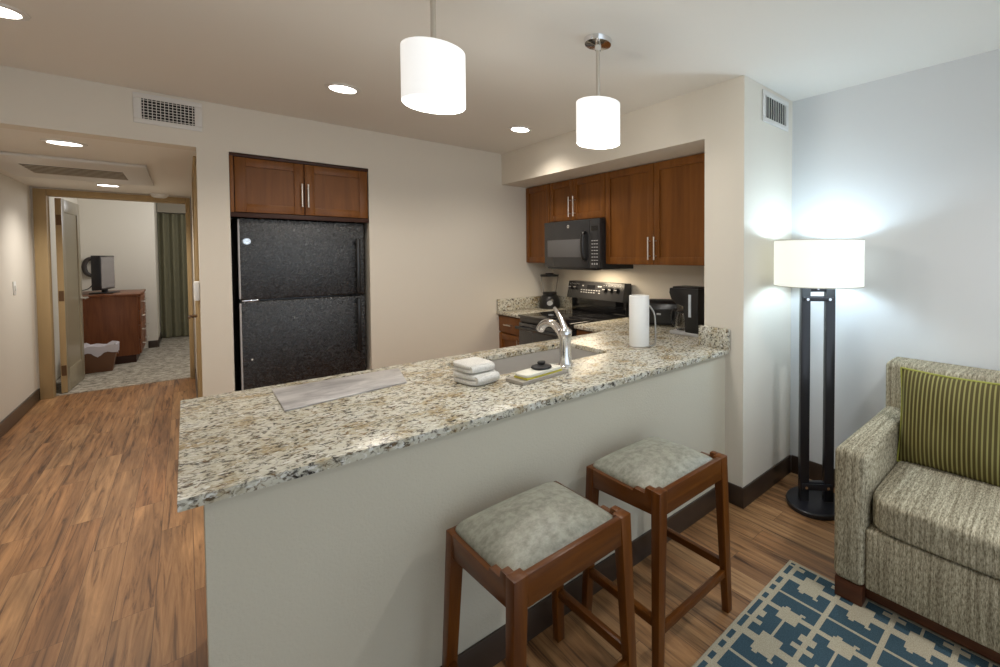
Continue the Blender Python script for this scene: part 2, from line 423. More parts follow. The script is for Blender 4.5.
b.box(-1.30, -1.10, Ye+0.12, 10.55, 0, 2.55); b.box(-1.30, -0.335, 10.55, 11.9, 0, 2.55)
b.box(-0.335, 1.7, 11.75, 11.9, 0, 2.55); b.box(1.6, 1.8, Ye+0.12, 11.9, 0, 2.55)
struct('wall_bedroom', b, WALL)
# baseboards
BH, BT = 0.118, 0.013
def bboard(name, boxes):
    b = MB()
    for x0, x1, y0, y1 in boxes: b.box(x0, x1, y0, y1, 0.0, BH, 0.003)
    struct(name, b, BASEB)
bboard('baseboard_right', [(Xr-BT, Xr, -1.9, Yj-BT)])
bboard('baseboard_kitchen', [(Xs-BT, Xr-BT, Yj-BT, Yj), (Xs-BT, Xs, Yj, 1.46-BT)])
bboard('baseboard_peninsula', [(0.02, Xs-BT, 1.46-BT, 1.46), (0.02-BT, 0.02, 1.46-BT, 1.60)])
bboard('baseboard_left', [(HX0, HX0+BT, -1.9, Ye-0.0)])
bboard('baseboard_hall', [(HX0+BT, -1.07, Ye-BT, Ye)])
bboard('baseboard_hall_right', [(HX1-BT, HX1, 5.35, Ye-0.03)])
bboard('baseboard_back', [(HX1, NX0-0.01, Yf-BT, Yf), (NX1+0.02, Xk, Yf-BT, Yf)])
bboard('baseboard_bedroom', [(-0.44, -0.335, 10.55-BT, 10.55), (-0.335, -0.335+BT, 10.55, 11.7)])

# bedroom door in the hall end wall
d1 = thing('door_1', None, None, (0, 0, 0)); d1['kind'] = 'structure'
b = MB()
b.box(-1.068, DX0, Ye-0.018, Ye, 0, 2.165, 0.003); b.box(DX1, 0.078-0.025, Ye-0.018, Ye, 0, 2.165, 0.003)
b.box(DX0, DX1, Ye-0.018, Ye, DZ, 2.165, 0.003)
b.box(DX0-0.02, DX0, Ye, Ye+0.12, 0, DZ); b.box(DX1, DX1+0.02, Ye, Ye+0.12, 0, DZ); b.box(DX0, DX1, Ye, Ye+0.12, DZ, DZ+0.02)
b.build('door_frame', CASING, d1)
# leaf, hinged at the left jamb and swung into the bedroom
hinge = Vector((-0.952, 7.690, 0)); ang = math.radians(87.2)
ML = Matrix.Translation(hinge) @ Matrix.Rotation(ang, 4, 'Z')
b = MB(); LW, LT = 0.79, 0.042
def leaf(M):
    st = 0.115
    b.box(0, st, 0-LT, 0, 0.012, DZ-0.01, 0.002, mat=0, M=M); b.box(LW-st, LW, -LT, 0, 0.012, DZ-0.01, 0.002, M=M)
    b.box(st, LW-st, -LT, 0, 0.012, 0.25, 0.002, M=M); b.box(st, LW-st, -LT, 0, DZ-0.15, DZ-0.01, 0.002, M=M)
    b.box(st-0.005, LW-st+0.005, -LT+0.010, -0.010, 0.24, DZ-0.14, M=M)
leaf(ML); lf = b.build('door_leaf', DOORM, d1)
e = MB()
e.box(-0.004, 0.0, -LT, 0, 0.012, DZ-0.01, M=ML); e.build('edge_band', CASING, lf)
for z in (0.25, 1.05, 1.86):
    MB().box(-0.007, -0.002, -LT+0.002, -0.006, z-0.055, z+0.055, M=ML).build('hinge', BRONZE, lf)
h = MB(); h.cyl((LW-0.06, -LT, 0.98), (LW-0.06, -LT-0.05, 0.98), 0.012, M=ML); h.cyl((LW-0.06, -LT, 0.98), (LW-0.06, -LT-0.006, 0.98), 0.03, M=ML)
h.cyl((LW-0.06, -LT-0.05, 0.98), (LW-0.19, -LT-0.05, 0.98), 0.010, M=ML); h.build('door_handle', NICKEL, lf)
# closed door in the hall's right wall
d2 = thing('door_2', None, None, (0, 0, 0)); d2['kind'] = 'structure'
b = MB(); b.box(HX1-0.014, HX1, 4.27, 4.35, 0, 2.15, 0.002); b.box(HX1-0.014, HX1, 5.20, 5.28, 0, 2.15, 0.002); b.box(HX1-0.014, HX1, 4.35, 5.20, 2.08, 2.15, 0.002)
b.build('door_frame', CASING, d2)
MB().box(HX1-0.004, HX1, 4.35, 5.20, 0.01, 2.08).build('door_leaf', DOORM, d2)
h = MB(); h.cyl((HX1-0.003, 5.12, 0.98), (HX1-0.055, 5.12, 0.98), 0.012); h.cyl((HX1-0.05, 5.12, 0.98), (HX1-0.05, 5.0, 0.98), 0.009); h.build('door_handle', BRONZE, d2)

# ------------------------------------------------------------------ kitchen cabinets
def shaker(b, axis, face, a0, a1, z0, z1, th=0.020, st=0.058, sgn=-1):
    """shaker door: stiles, rails and a recessed panel. axis 'x' = door lies in a plane of constant x, spanning y=a0..a1"""
    f0, f1 = sorted((face, face - sgn*th)); p0, p1 = sorted((face - sgn*0.011, face - sgn*th))
    def bx(u0, u1, w0, w1, q0, q1, bev):
        if axis == 'x': b.box(q0, q1, u0, u1, w0, w1, bev)
        else: b.box(u0, u1, q0, q1, w0, w1, bev)
    bx(a0, a0+st, z0, z1, f0, f1, 0.0018); bx(a1-st, a1, z0, z1, f0, f1, 0.0018)
    bx(a0+st, a1-st, z0, z0+st, f0, f1, 0.0018); bx(a0+st, a1-st, z1-st, z1, f0, f1, 0.0018)
    bx(a0+st-0.004, a1-st+0.004, z0+st-0.004, z1-st+0.004, p0, p1, 0)
def bar_handle(p, L, out, off, axis='z', parent=None):
    """bar pull centred at p, standing off the door along out"""
    b = MB(off); p = Vector(p); o = Vector(out); ax = {'z': Vector((0, 0, 1)), 'y': Vector((0, 1, 0)), 'x': Vector((1, 0, 0))}[axis]
    c = p+o*0.030
    b.cyl(c-ax*L/2, c+ax*L/2, 0.0062, n=14)
    for s in (-1, 1): b.cyl(p+ax*s*L*0.33, c+ax*s*L*0.33, 0.0045, n=10)
    return b.build('handle', NICKEL, parent)
def wall_cabinet(label, y0, y1, z0, z1, doors, handles):
    loc = (Xr, (y0+y1)/2, z0)
    t = thing('wall_cabinet', label, 'kitchen cabinet', loc, 0, None)
    g = 0.0015
    MB(loc).box(Xcab+0.022, Xr, y0+g, y1-g, z0, z1, 0.001).build('carcass', CAB, t)
    for (a, c), hy in zip(doors, handles):
        b = MB(loc); shaker(b, 'x', Xcab, a+0.0025, c-0.0025, z0+0.003, z1-0.006)
        d = b.build('door', CAB, t)
        if hy: bar_handle((Xcab, hy[0], hy[1]), hy[2], (-1, 0, 0), loc, 'z', d)
    return t
wall_cabinet('narrow single door cherry wall cabinet in the corner, left of the microwave', 3.665, Yf-0.003, 1.395, Zs-0.002, [(3.665, Yf-0.003)], [None])
wall_cabinet('short two door cherry wall cabinet directly above the microwave', 2.845, 3.662, 1.795, Zs-0.002, [(2.845, 3.287), (3.287, 3.662)], [(3.253, 1.92, 0.185), (3.322, 1.92, 0.185)])
wall_cabinet('large two door cherry wall cabinet right of the microwave, above the coffee maker', 1.70, 2.842, 1.395, Zs-0.002, [(1.70, 2.287), (2.287, 2.842)], [(2.257, 1.522, 0.175), (2.318, 1.522, 0.175)])
MB((Xcab+0.03, 1.66, 1.395)).box(Xcab+0.02, Xr-0.002, Ya+0.002, 1.698, 1.395, Zs-0.003).build('cabinet_filler', CAB)
tag(bpy.data.objects['cabinet_filler'], 'narrow cherry filler panel between large wall cabinet and the wall end', 'filler panel')

# cabinet above the fridge
loc = (0.64, Yf+0.3, 1.765)
t = thing('fridge_cabinet', 'two door cherry cabinet built in above the black refrigerator', 'kitchen cabinet', loc)
b = MB(loc); b.box(NX0+0.004, NX1-0.004, Yf+0.012, Yf+0.62, 1.765, NZ-0.002, 0.001); b.build('carcass', CABD, t)
b = MB(loc); b.box(NX0+0.002, 0.243, Yf-0.004, Yf+0.012, 1.772, NZ-0.004, 0.001); b.build('side_stile', CAB, t)
b = MB(loc); b.box(NX0+0.002, NX1-0.002, Yf-0.006, Yf+0.012, 2.155, NZ-0.003, 0.001); b.box(NX0+0.002, NX1-0.002, Yf-0.004, Yf+0.012, 1.740, 1.770, 0.001); b.build('trim_rail', CABD, t)
for (a, c), hx in zip([(0.247, 0.629), (0.635, 1.046)], (0.614, 0.651)):
    b = MB(loc); shaker(b, 'y', Yf-0.010, a, c, 1.775, 2.150); d = b.build('door', CAB, t)
    bar_handle((hx, Yf-0.010, 1.917), 0.17, (0, -1, 0), loc, 'z', d)

# refrigerator
loc = (0.64, Yf+0.36, 0)
t = thing('refrigerator', 'black pebbled top freezer refrigerator in the wall niche', 'refrigerator', loc)
FX0, FX1, FY = 0.263, 1.029, Yf+0.040
b = MB(loc); b.box(FX0+0.004, FX1-0.004, Yf+0.11, Yf+0.78, 0.03, 1.735, 0.004); b.build('body', SLATE, t)
b = MB(loc); b.box(FX0+0.03, FX1-0.03, Yf+0.12, Yf+0.16, 0.0, 0.07); b.build('kick_grille', BLACKP, t)
for nm, z0, z1 in (('freezer_door', 1.160, 1.738), ('fridge_door', 0.075, 1.148)):
    b = MB(loc); b.box(FX0, FX1, FY, Yf+0.105, z0, z1, 0.010, 3); d = b.build(nm, PEBBLE, t)
    e = MB(loc); e.box(FX0-0.0035, FX0+0.0050, FY-0.001, Yf+0.095, z0+0.01, z1-0.01); e.build('side_reflection', GREYP, d)  # grey strip stands for the reflection along the door's side edge
    h = MB(loc); hx = 0.975
    za, zb = (1.175, 1.610) if nm == 'freezer_door' else (0.705, 1.130)
    h.box(hx-0.014, hx+0.014, FY-0.050, FY-0.026, za, zb, 0.008, 3)
    for zz in (za+0.02, zb-0.02): h.box(hx-0.012, hx+0.012, FY-0.034, FY+0.004, zz-0.018, zz+0.018, 0.004)
    h.build('handle', BLACKP, d)
    if nm == 'freezer_door':
        c = Vector((0.305, FY, 1.573))
        e = MB(loc); e.cyl(c, c-Vector((0, 0.003, 0)), 0.021, n=32); em = e.build('emblem', CHROME, d)
        e = MB(loc); e.tube([c+Vector((0.017*math.cos(a), -0.0032, 0.017*math.sin(a))) for a in [2*PI*k/32 for k in range(32)]], 0.0012, 6, closed=True); e.build('emblem_ring', SLATE, em)
        text('emblem_letters', 'GE', 0.020, SLATE, em, frame_xyz((1, 0, 0), (0, 0, 1), (0, -1, 0), c-Vector(loc)-Vector((0, 0.0034, 0))))
    else:
        c = Vector((0.318, FY, 0.735)); e = MB(loc); e.cyl(c, c-Vector((0, 0.004, 0)), 0.006, n=14); e.build('door_stop', WHITEP, d)
b = MB(loc); b.box(FX0+0.01, FX0+0.10, FY+0.004, Yf+0.09, 1.1485, 1.1595, 0.002); b.build('center_hinge', CHROME, t)

# ------------------------------------------------------------------ base cabinets
def base_cabinet(label, y0, y1, hdoor):
    loc = (Xr-0.3, (y0+y1)/2, 0); xf = Xk+0.025
    t = thing('base_cabinet', label, 'kitchen cabinet', loc)
    b = MB(loc); b.box(xf+0.021, Xr-0.002, y0, y1, 0.10, CU-0.001, 0.001); b.build('carcass', CAB, t)
    MB(loc).box(xf+0.09, Xr-0.002, y0+0.002, y1-0.002, 0.0, 0.10).build('toe_kick', CABD, t)
    b = MB(loc); shaker(b, 'x', xf, y0+0.004, y1-0.004, 0.115, 0.700); d = b.build('door', CAB, t)
    bar_handle((xf, hdoor, 0.60), 0.15, (-1, 0, 0), loc, 'z', d)
    b = MB(loc); b.box(xf, xf+0.020, y0+0.004, y1-0.004, 0.715, 0.872, 0.002); d = b.build('drawer', CAB, t)
    bar_handle((xf, (y0+y1)/2, 0.795), 0.14, (-1, 0, 0), loc, 'y', d)
base_cabinet('cherry base cabinet in the far corner, left of the range', 3.668, Yf-0.003, 3.70)
base_cabinet('cherry base cabinet right of the range, mostly behind the peninsula counter', 2.400, 2.838, 2.80)
loc = (1.05, 2.0, 0)
t = thing('peninsula_cabinet', 'long cherry sink cabinet run behind the half wall under the peninsula counter', 'kitchen cabinet', loc)
b = MB(loc); b.box(0.06, 0.90, 1.618, 2.375, 0.10, CU-0.001, 0.001); b.box(1.73, Xr-0.01, 1.618, 2.375, 0.10, CU-0.001, 0.001); b.box(0.90, 1.73, 1.618, 2.375, 0.10, 0.62, 0.001); b.box(0.90, 1.73, 2.34, 2.375, 0.62, CU-0.001)
b.build('carcass', CAB, t)
MB(loc).box(0.07, Xk+0.10, 1.62, 2.31, 0.0, 0.10).build('toe_kick', CABD, t)
for k in range(4):
    b = MB(loc); shaker(b, 'y', 2.397, 0.07+k*0.52, 0.07+k*0.52+0.51, 0.115, 0.872, sgn=1); d = b.build('door', CAB, t)
    bar_handle((0.07+k*0.52+(0.47 if k % 2 == 0 else 0.05), 2.397, 0.78), 0.15, (0, 1, 0), loc, 'z', d)

# ------------------------------------------------------------------ granite worktops
SX0, SX1, SY0, SY1 = 0.915, 1.700, 1.885, 2.290
loc = (1.1, 1.95, CU)
t = thing('tmp', None, None, loc)
def inside(x, y):
    if SX0 < x < SX1 and SY0 < y < SY1: return False
    if x < Xs: return (y < Yc1) or (x > Xk and y < 2.838)
    return y > Ya+0.002 and y < 2.838
b = MB(loc); b.slab([Xc0, SX0, SX1, Xk, Xs-0.002, Xr-0.002], [Yc0, Ya+0.003, SY0, SY1, Yc1, 2.838], inside, CU, CT, 0.0018)
b.build('slab', GRANITE, t)
o = t; o.name = 'x'; bpy.data.objects.remove(o)
o = bpy.data.objects['slab']; o.name = 'peninsula_countertop'; o.data.name = 'peninsula_countertop'; o.parent = None; o.location = loc
tag(o, 'long speckled cream granite counter on the half wall, with sink cut-out', 'countertop')
def splash(label, *bx):
    b = MB()
    b.box(*bx, CT+0.0005, 1.034, 0.002)
    tag(b.build('granite_backsplash', GRANITE, loc=((bx[0]+bx[1])/2, (bx[2]+bx[3])/2, CT)), label, 'backsplash')
splash('short granite backsplash strip on the wall end at the right tip of the counter', Xs-0.026, Xs-0.003, 1.425, Ya+0.026)
splash('granite backsplash strip on the wall behind the toaster', Xr-0.026, Xr-0.003, Ya+0.03, 2.79)
loc = (2.5, 3.88, CU)
o = MB(loc).box(Xk, Xr-0.002, 3.664, Yf-0.002, CU, CT, 0.003).build('corner_countertop', GRANITE)
tag(o, 'small granite counter in the far corner under the blender', 'countertop')
splash('granite backsplash strip on the wall left of the blender', Xk+0.004, Xr-0.028, Yf-0.026, Yf-0.003)
splash('short granite backsplash strip between the blender and the range', Xr-0.026, Xr-0.003, 3.70, Yf-0.003)

# sink
loc = ((SX0+SX1)/2, (SY0+SY1)/2, 0.665)
t = thing('kitchen_sink', 'stainless steel undermount sink set in the peninsula counter', 'sink', loc)
def basin(b, x0, x1, y0, y1, z0, z1, w=0.012):
    b.box(x0-w, x1+w, y0-w, y1+w, z0-w, z0); b.box(x0-w, x0, y0-w, y1+w, z0, z1); b.box(x1, x1+w, y0-w, y1+w, z0, z1)
    b.box(x0, x1, y0-w, y0, z0, z1); b.box(x0, x1, y1, y1+w, z0, z1)
b = MB(loc); basin(b, SX0+0.004, SX1-0.004, SY0+0.004, SY1-0.004, 0.690, CU-0.001, 0.008); b.build('basin', STEEL, t)
b = MB(loc); b.lathe([(0, 0.002), (0.03, 0.002), (0.043, 0.006), (0.045, 0.0)], (1.30, 2.10, 0.690)); b.build('drain', CHROME, t)

# faucet
loc = (1.320, 1.800, CT)
t = thing('faucet', 'chrome single lever faucet arching over the sink', 'faucet', loc)
b = MB(loc); b.lathe([(0.0, 0), (0.040, 0.0), (0.040, 0.006), (0.034, 0.012), (0.032, 0.020), (0.029, 0.06), (0.029, 0.14), (0.034, 0.162), (0.033, 0.178), (0.021, 0.194), (0, 0.197)], loc); b.build('body', CHROME, t)
b = MB(loc)
pts = [(0, 0.010, 0.120), (0, 0.040, 0.165), (0, 0.085, 0.196), (0, 0.125, 0.205), (0, 0.165, 0.200), (0, 0.200, 0.184), (0, 0.222, 0.160)]
def smooth(pts, n=6):
    P = [Vector(p) for p in pts]; out = []
    for i in range(len(P)-1):
        p0, p1, p2, p3 = P[max(i-1, 0)], P[i], P[i+1], P[min(i+2, len(P)-1)]
        for k in range(n):
            s = k/n; out.append(0.5*((2*p1)+(p2-p0)*s+(2*p0-5*p1+4*p2-p3)*s*s+(3*p1-p0-3*p2+p3)*s**3))
    out.append(P[-1]); return out
L3 = Vector(loc)
sp = [L3+p for p in smooth(pts)]
b.tube(sp, [0.019+0.004*(i/len(sp))for i in range(len(sp))], 16); b.build('spout', CHROME, t)
b = MB(loc); lv = [L3+Vector(p) for p in ((0, -0.008, 0.180), (0, 0.022, 0.222), (0, 0.060, 0.262), (0, 0.090, 0.285))]
b.tube(lv, [0.018, 0.014, 0.012, 0.010], 14); b.build('lever', CHROME, t)

# ------------------------------------------------------------------ range
loc = (2.45, 3.255, 0); RY0, RY1 = 2.852, 3.652; RXF = 2.150
t = thing('electric_range', 'black electric range with glass cooktop between the base cabinets', 'stove', loc)
MB(loc).box(RXF+0.045, Xr-0.02, RY0, RY1, 0.05, 0.905, 0.003).build('body', BLACKP, t)
MB(loc).box(RXF+0.08, Xr-0.04, RY0+0.02, RY1-0.02, 0.0, 0.05).build('plinth', BLACKP, t)
b = MB(loc); b.box(RXF-0.005, Xr-0.085, RY0-0.002, RY1+0.002, 0.905, 0.924, 0.004); ck = b.build('cooktop', BLACKG, t)
for (x, y, r) in ((2.35, 3.06, 0.105), (2.35, 3.46, 0.085), (2.60, 3.06, 0.085), (2.60, 3.46, 0.105)):
    b = MB(loc); b.lathe([(r-0.003, 0.0002), (r, 0.0006), (r, 0.0002)], (x, y, 0.924), 40, closed=True); b.build('burner_ring', SLATE, ck)
b = MB(loc); b.box(RXF, RXF+0.044, RY0+0.004, RY1-0.004, 0.205, 0.855, 0.006); dr = b.build('oven_door', SLATE, t)
MB(loc).box(RXF-0.001, RXF+0.002, RY0+0.12, RY1-0.12, 0.33, 0.66).build('window', BLACKG, dr)
b = MB(loc); b.cyl((RXF-0.045, RY0+0.03, 0.815), (RXF-0.045, RY1-0.03, 0.815), 0.014, n=16)
for y in (RY0+0.06, RY1-0.06): b.box(RXF-0.045, RXF+0.004, y-0.014, y+0.014, 0.803, 0.827, 0.003)
b.build('handle', BLACKP, dr)
MB(loc).box(RXF+0.002, RXF+0.044, RY0+0.004, RY1-0.004, 0.058, 0.195, 0.006).build('storage_drawer', SLATE, t)
MB(loc).box(RXF+0.012, RXF+0.044, RY0+0.004, RY1-0.004, 0.860, 0.903, 0.003).build('top_rail', BLACKP, t)
# backguard: lower riser and slanted control panel
b = MB(loc); b.box(Xr-0.082, Xr-0.022, RY0+0.004, RY1-0.004, 0.906, 1.07, 0.002); b.build('riser', BLACKG, t)
bx0, bx1 = Xr-0.135, Xr-0.105
b = MB(loc); b.prism([(bx0, 1.050), (Xr-0.022, 1.035), (Xr-0.022, 1.215), (bx1, 1.215)], 'y', RY0-0.012, RY1+0.012, 0.004); bg = b.build('control_panel', SLATE, t)
nrm = Vector((-(1.215-1.050), 0, (bx1-bx0))).normalized()
def on_panel(y, z, out=0.0):
    x = bx0 + (bx1-bx0)*(z-1.050)/(1.215-1.050); return Vector((x, y, z)) + nrm*out
for y, z in ((3.605, 1.155), (3.525, 1.155), (3.085, 1.150), (3.005, 1.150), (2.925, 1.150)):
    b = MB(loc); b.cyl(on_panel(y, z), on_panel(y, z, 0.006), 0.030, 0.029, 24); b.cyl(on_panel(y, z, 0.006), on_panel(y, z, 0.026), 0.021, 0.018, 24); k = b.build('knob', BLACKP, bg)
    b = MB(loc); b.box(-0.003, 0.003, -0.018, 0.018, 0, 0.004, M=Matrix.Translation(on_panel(y, z, 0.025)) @ Vector((0, 0, 1)).rotation_difference(nrm).to_matrix().to_4x4()); b.build('pointer', GREYP, k)
Rp = frame_xyz((0, -1, 0), nrm.cross(Vector((0, -1, 0))), nrm, (0, 0, 0))
b = MB(loc); b.box(-0.060, 0.060, -0.020, 0.020, 0, 0.001, M=Matrix.Translation(on_panel(3.30, 1.165, 0.0003)) @ Rp); b.build('clock_display', BLACKG, bg)
for i in range(8):
    for j in range(2):
        if random.random() < 0.8: MB(loc).box(-0.011, 0.011, -0.004, 0.004, 0, 0.0008, M=Matrix.Translation(on_panel(3.44-i*0.038, 1.135-j*0.022+0.0, 0.0004)) @ Rp).build('button', GREYP, bg)
for y in (3.425, 3.19, 3.16): MB(loc).box(-0.012, 0.012, -0.006, 0.006, 0, 0.0008, M=Matrix.Translation(on_panel(y, 1.175, 0.0004)) @ Rp).build('button', GREYP, bg)
for y in (3.605, 3.525, 3.085, 3.005, 2.925):
    for dy in (-0.03, 0, 0.03): MB(loc).box(-0.004, 0.004, -0.003, 0.003, 0, 0.0008, M=Matrix.Translation(on_panel(y+dy, 1.193-abs(dy)*0.2, 0.0004)) @ Rp).build('dial_mark', GREYP, bg)

# ------------------------------------------------------------------ microwave
loc = (2.64, 3.245, 1.350); MX = 2.440; MY0, MY1, MZ0, MZ1 = 2.835, 3.655, 1.350, 1.788
t = thing('microwave', 'dark grey over-the-range microwave mounted under the short cabinet', 'microwave', loc)
b = MB(loc); b.box(MX+0.035, Xr-0.003, MY0, MY1, MZ0, MZ1, 0.003); b.build('body', BLACKP, t)
b = MB(loc); b.box(MX, MX+0.036, MY0+0.135, MY1-0.001, MZ0+0.012, MZ1-0.002, 0.004); dd = b.build('door', SLATE, t)
MB(loc).box(MX-0.0015, MX+0.004, MY0+0.235, MY1-0.055, MZ0+0.105, MZ0+0.265, 0.001).build('window', MWIN, dd)
b = MB(loc); hy = MY0+0.185; hp = [(MX-0.002, hy, MZ0+0.085), (MX-0.035, hy, MZ0+0.105), (MX-0.045, hy, MZ0+0.20), (MX-0.035, hy, MZ0+0.305), (MX-0.002, hy, MZ0+0.325)]
b.tube(smooth(hp, 5), 0.013, 12, flat=1.5); b.build('handle', BLACKP, dd)
c = Vector((MX, 3.27, MZ1-0.055)); e = MB(loc); e.cyl(c, c-Vector((0.003, 0, 0)), 0.016, n=28); em = e.build('emblem', CHROME, dd)
text('emblem_letters', 'GE', 0.016, SLATE, em, frame_xyz((0, -1, 0), (0, 0, 1), (-1, 0, 0), c-Vector(loc)-Vector((0.0034, 0, 0))))
b = MB(loc); b.box(MX+0.001, MX+0.036, MY0, MY0+0.133, MZ0+0.012, MZ1-0.002, 0.004); cp = b.build('control_panel', SLATE, t)
MB(loc).box(MX-0.0006, MX+0.002, MY0+0.025, MY0+0.110, MZ1-0.105, MZ1-0.065).build('display', BLACKG, cp)
b = MB(loc)
for i in range(3):
    for j in range(7):
        MB(loc).box(MX-0.0006, MX+0.001, MY0+0.024+i*0.031, MY0+0.046+i*0.031, MZ0+0.075+j*0.028, MZ0+0.082+j*0.028).build('key', GREYP, cp)
for i in range(3): MB(loc).cyl((MX+0.001, MY0+0.036+i*0.031, MZ0+0.048), (MX-0.001, MY0+0.036+i*0.031, MZ0+0.048), 0.008, n=14).build('key', GREYP, cp)
b = MB(loc); b.box(MX+0.01, MX+0.06, MY0+0.05, MY1-0.05, MZ0-0.006, MZ0+0.013, 0.002)
for k in range(24): b.box(MX+0.012, MX+0.055, MY0+0.07+k*0.028, MY0+0.085+k*0.028, MZ0-0.008, MZ0-0.005)
b.build('vent_grille', BLACKP, t)
light('cooktop_light', 'AREA', (-0.11, -0.1, -0.014), 3.4, (1.0, 0.82, 0.58), t, 0.30)

# ------------------------------------------------------------------ small kitchen things
# blender
loc = (2.700, 3.950, CT)
t = thing('blender', 'black countertop blender with clear jar in the far counter corner', 'blender', loc)
t.scale = (1.33, 1.33, 1.12)
b = MB(loc); b.lathe([(0, 0), (0.078, 0), (0.082, 0.02), (0.078, 0.07), (0.066, 0.115), (0.052, 0.128), (0, 0.130)], loc, 32); bb = b.build('motor_base', BLACKP, t)
b = MB(loc); dv = Vector((-2.7, -3.95, 0)).normalized(); cc = Vector(loc)+dv*0.079+Vector((0, 0, 0.055))
b.cyl(cc-dv*0.012, cc+dv*0.008, 0.024, 0.022, 24); b.build('dial', NICKEL, bb)
b = MB(loc); b.lathe([(0.045, 0.130), (0.050, 0.150), (0.070, 0.300), (0.066, 0.300), (0.046, 0.152), (0.041, 0.134)], loc, 32, closed=True); b.build('jar', GLASS, t)
b = MB(loc); b.lathe([(0.036, 0.128), (0.054, 0.128), (0.056, 0.150), (0.050, 0.153), (0, 0.153)], loc, 32); b.build('jar_collar', BLACKP, t)
b = MB(loc); b.lathe([(0, 0.300), (0.073, 0.300), (0.074, 0.318), (0.035, 0.322), (0.033, 0.332), (0, 0.333)], loc, 32); b.build('lid', BLACKP, t)
# paper towel roll on a holder
loc = (1.915, 1.862, CT); L3 = Vector(loc)
t = thing('paper_towel_holder', 'steel paper towel holder carrying the white roll, with curved tension arm', 'paper towel holder', loc)
b = MB(loc); b.lathe([(0, 0), (0.072, 0), (0.074, 0.004), (0.070, 0.008), (0, 0.009)], loc, 40); b.build('base', NICKEL, t)
b = MB(loc); b.cyl(L3+Vector((0, 0, 0.008)), L3+Vector((0, 0, 0.285)), 0.007, n=14); b.build('post', NICKEL, t)
b = MB(loc); u = Vector((0.80, -0.60, 0)); ap = [L3+u*0.066+Vector((0, 0, 0.006)), L3+u*0.098+Vector((0, 0, 0.02)), L3+u*0.098+Vector((0, 0, 0.16)), L3+u*0.088+Vector((0, 0, 0.21)), L3+u*0.062+Vector((0, 0, 0.25))]
b.tube(smooth(ap, 6), 0.0055, 10, flat=0.6); b.build('tension_arm', STEELD, t)
b = MB(); b.lathe([(0.020, 0.0), (0.0595, 0.0), (0.061, 0.003), (0.061, 0.300), (0.059, 0.303), (0.020, 0.303)], (loc[0], loc[1], loc[2]+0.010), 48, closed=True)
o = b.build('paper_towel_roll', PAPER, loc=(loc[0], loc[1], loc[2]+0.010)); tag(o, 'white paper towel roll standing on the holder on the peninsula counter', 'paper towel roll')
# toaster
loc = (2.655, 2.330, CT); 
t = thing('toaster', 'black two slot toaster between the paper towels and the coffee maker', 'toaster', loc, math.radians(-62))
t.scale = (0.95, 1.1, 1.08)
b = MB()
prof = [(-0.085, 0.012), (0.085, 0.012), (0.092, 0.03), (0.092, 0.125), (0.080, 0.165), (0.050, 0.185), (-0.050, 0.185), (-0.080, 0.165), (-0.092, 0.125), (-0.092, 0.03)]
b.prism(prof, 'x', -0.14, 0.14, 0.004); b.build('shell', BLACKP, t)
b = MB(); b.prism([(p[0]*1.02, p[1]*1.012) for p in prof], 'x', -0.150, -0.139, 0.003); b.build('end_cap', SLATE, t)
b = MB(); b.prism([(p[0]*1.02, p[1]*1.012) for p in prof], 'x', 0.139, 0.150, 0.003); b.build('end_cap', SLATE, t)
b = MB(); b.box(-0.11, 0.11, -0.048, -0.018, 0.1835, 0.1865); b.box(-0.11, 0.11, 0.018, 0.048, 0.1835, 0.1865); b.build('slots', VENTC, t)
b = MB(); b.box(-0.172, -0.149, -0.022, 0.022, 0.115, 0.130, 0.003); b.build('lever', SLATE, t)
b = MB(); b.box(-0.018, 0.018, -0.0945, -0.0915, 0.085, 0.098, 0.001); b.build('badge', GREYP, t)
for x in (-0.11, 0.11):
    for y in (-0.065, 0.065): MB().cyl((x, y, 0), (x, y, 0.014), 0.012, n=12).build('foot', BLACKP, t)
# coffee maker
loc = (2.487, 1.900, CT)
t = thing('coffee_maker', 'black drip coffee maker with glass carafe beside the wall end', 'coffee maker', loc, math.radians(-88))
b = MB(); b.box(-0.135, 0.110, -0.085, 0.085, 0.0, 0.022, 0.006); b.build('base', GREYP, t)
b = MB(); b.prism([(0.000, 0.022), (0.108, 0.022), (0.108, 0.325), (-0.135, 0.325), (-0.140, 0.290), (-0.120, 0.245), (-0.075, 0.215), (-0.018, 0.200), (-0.008, 0.12)], 'y', -0.083, 0.083, 0.005); b.build('tower', BLACKP, t)
b = MB(); b.box(-0.120, 0.10, -0.07, 0.07, 0.322, 0.336, 0.006); b.build('lid', BLACKP, t)
b = MB(); b.box(0.030, 0.052, -0.0855, -0.082, 0.13, 0.285, 0.001); b.build('water_gauge', mat('gauge', (0.55, 0.62, 0.68), 0.2), t)
b = MB(); cz = (-0.070, 0, 0.022); b.lathe([(0, 0.002), (0.050, 0.002), (0.062, 0.02), (0.064, 0.07), (0.050, 0.115), (0.046, 0.128), (0.043, 0.128), (0.047, 0.113), (0.060, 0.07), (0.058, 0.022), (0.047, 0.006), (0, 0.006)], cz, 32); cf = b.build('carafe', GLASS, t)
b = MB(); b.lathe([(0, 0.128), (0.052, 0.128), (0.052, 0.140), (0.03, 0.148), (0, 0.149)], cz, 32); b.build('carafe_lid', BLACKP, cf)
b = MB(); hp = [(-0.045, -0.115, 0), (-0.075, -0.105, 0.0), (-0.110, -0.07, 0.0)]
b.tube(smooth([(-0.118, 0, 0.150), (-0.150, 0, 0.160), (-0.172, 0, 0.135), (-0.172, 0, 0.075), (-0.150, 0, 0.050), (-0.133, 0, 0.052)], 5), 0.010, 10, flat=1.4); b.build('carafe_handle', BLACKP, cf)

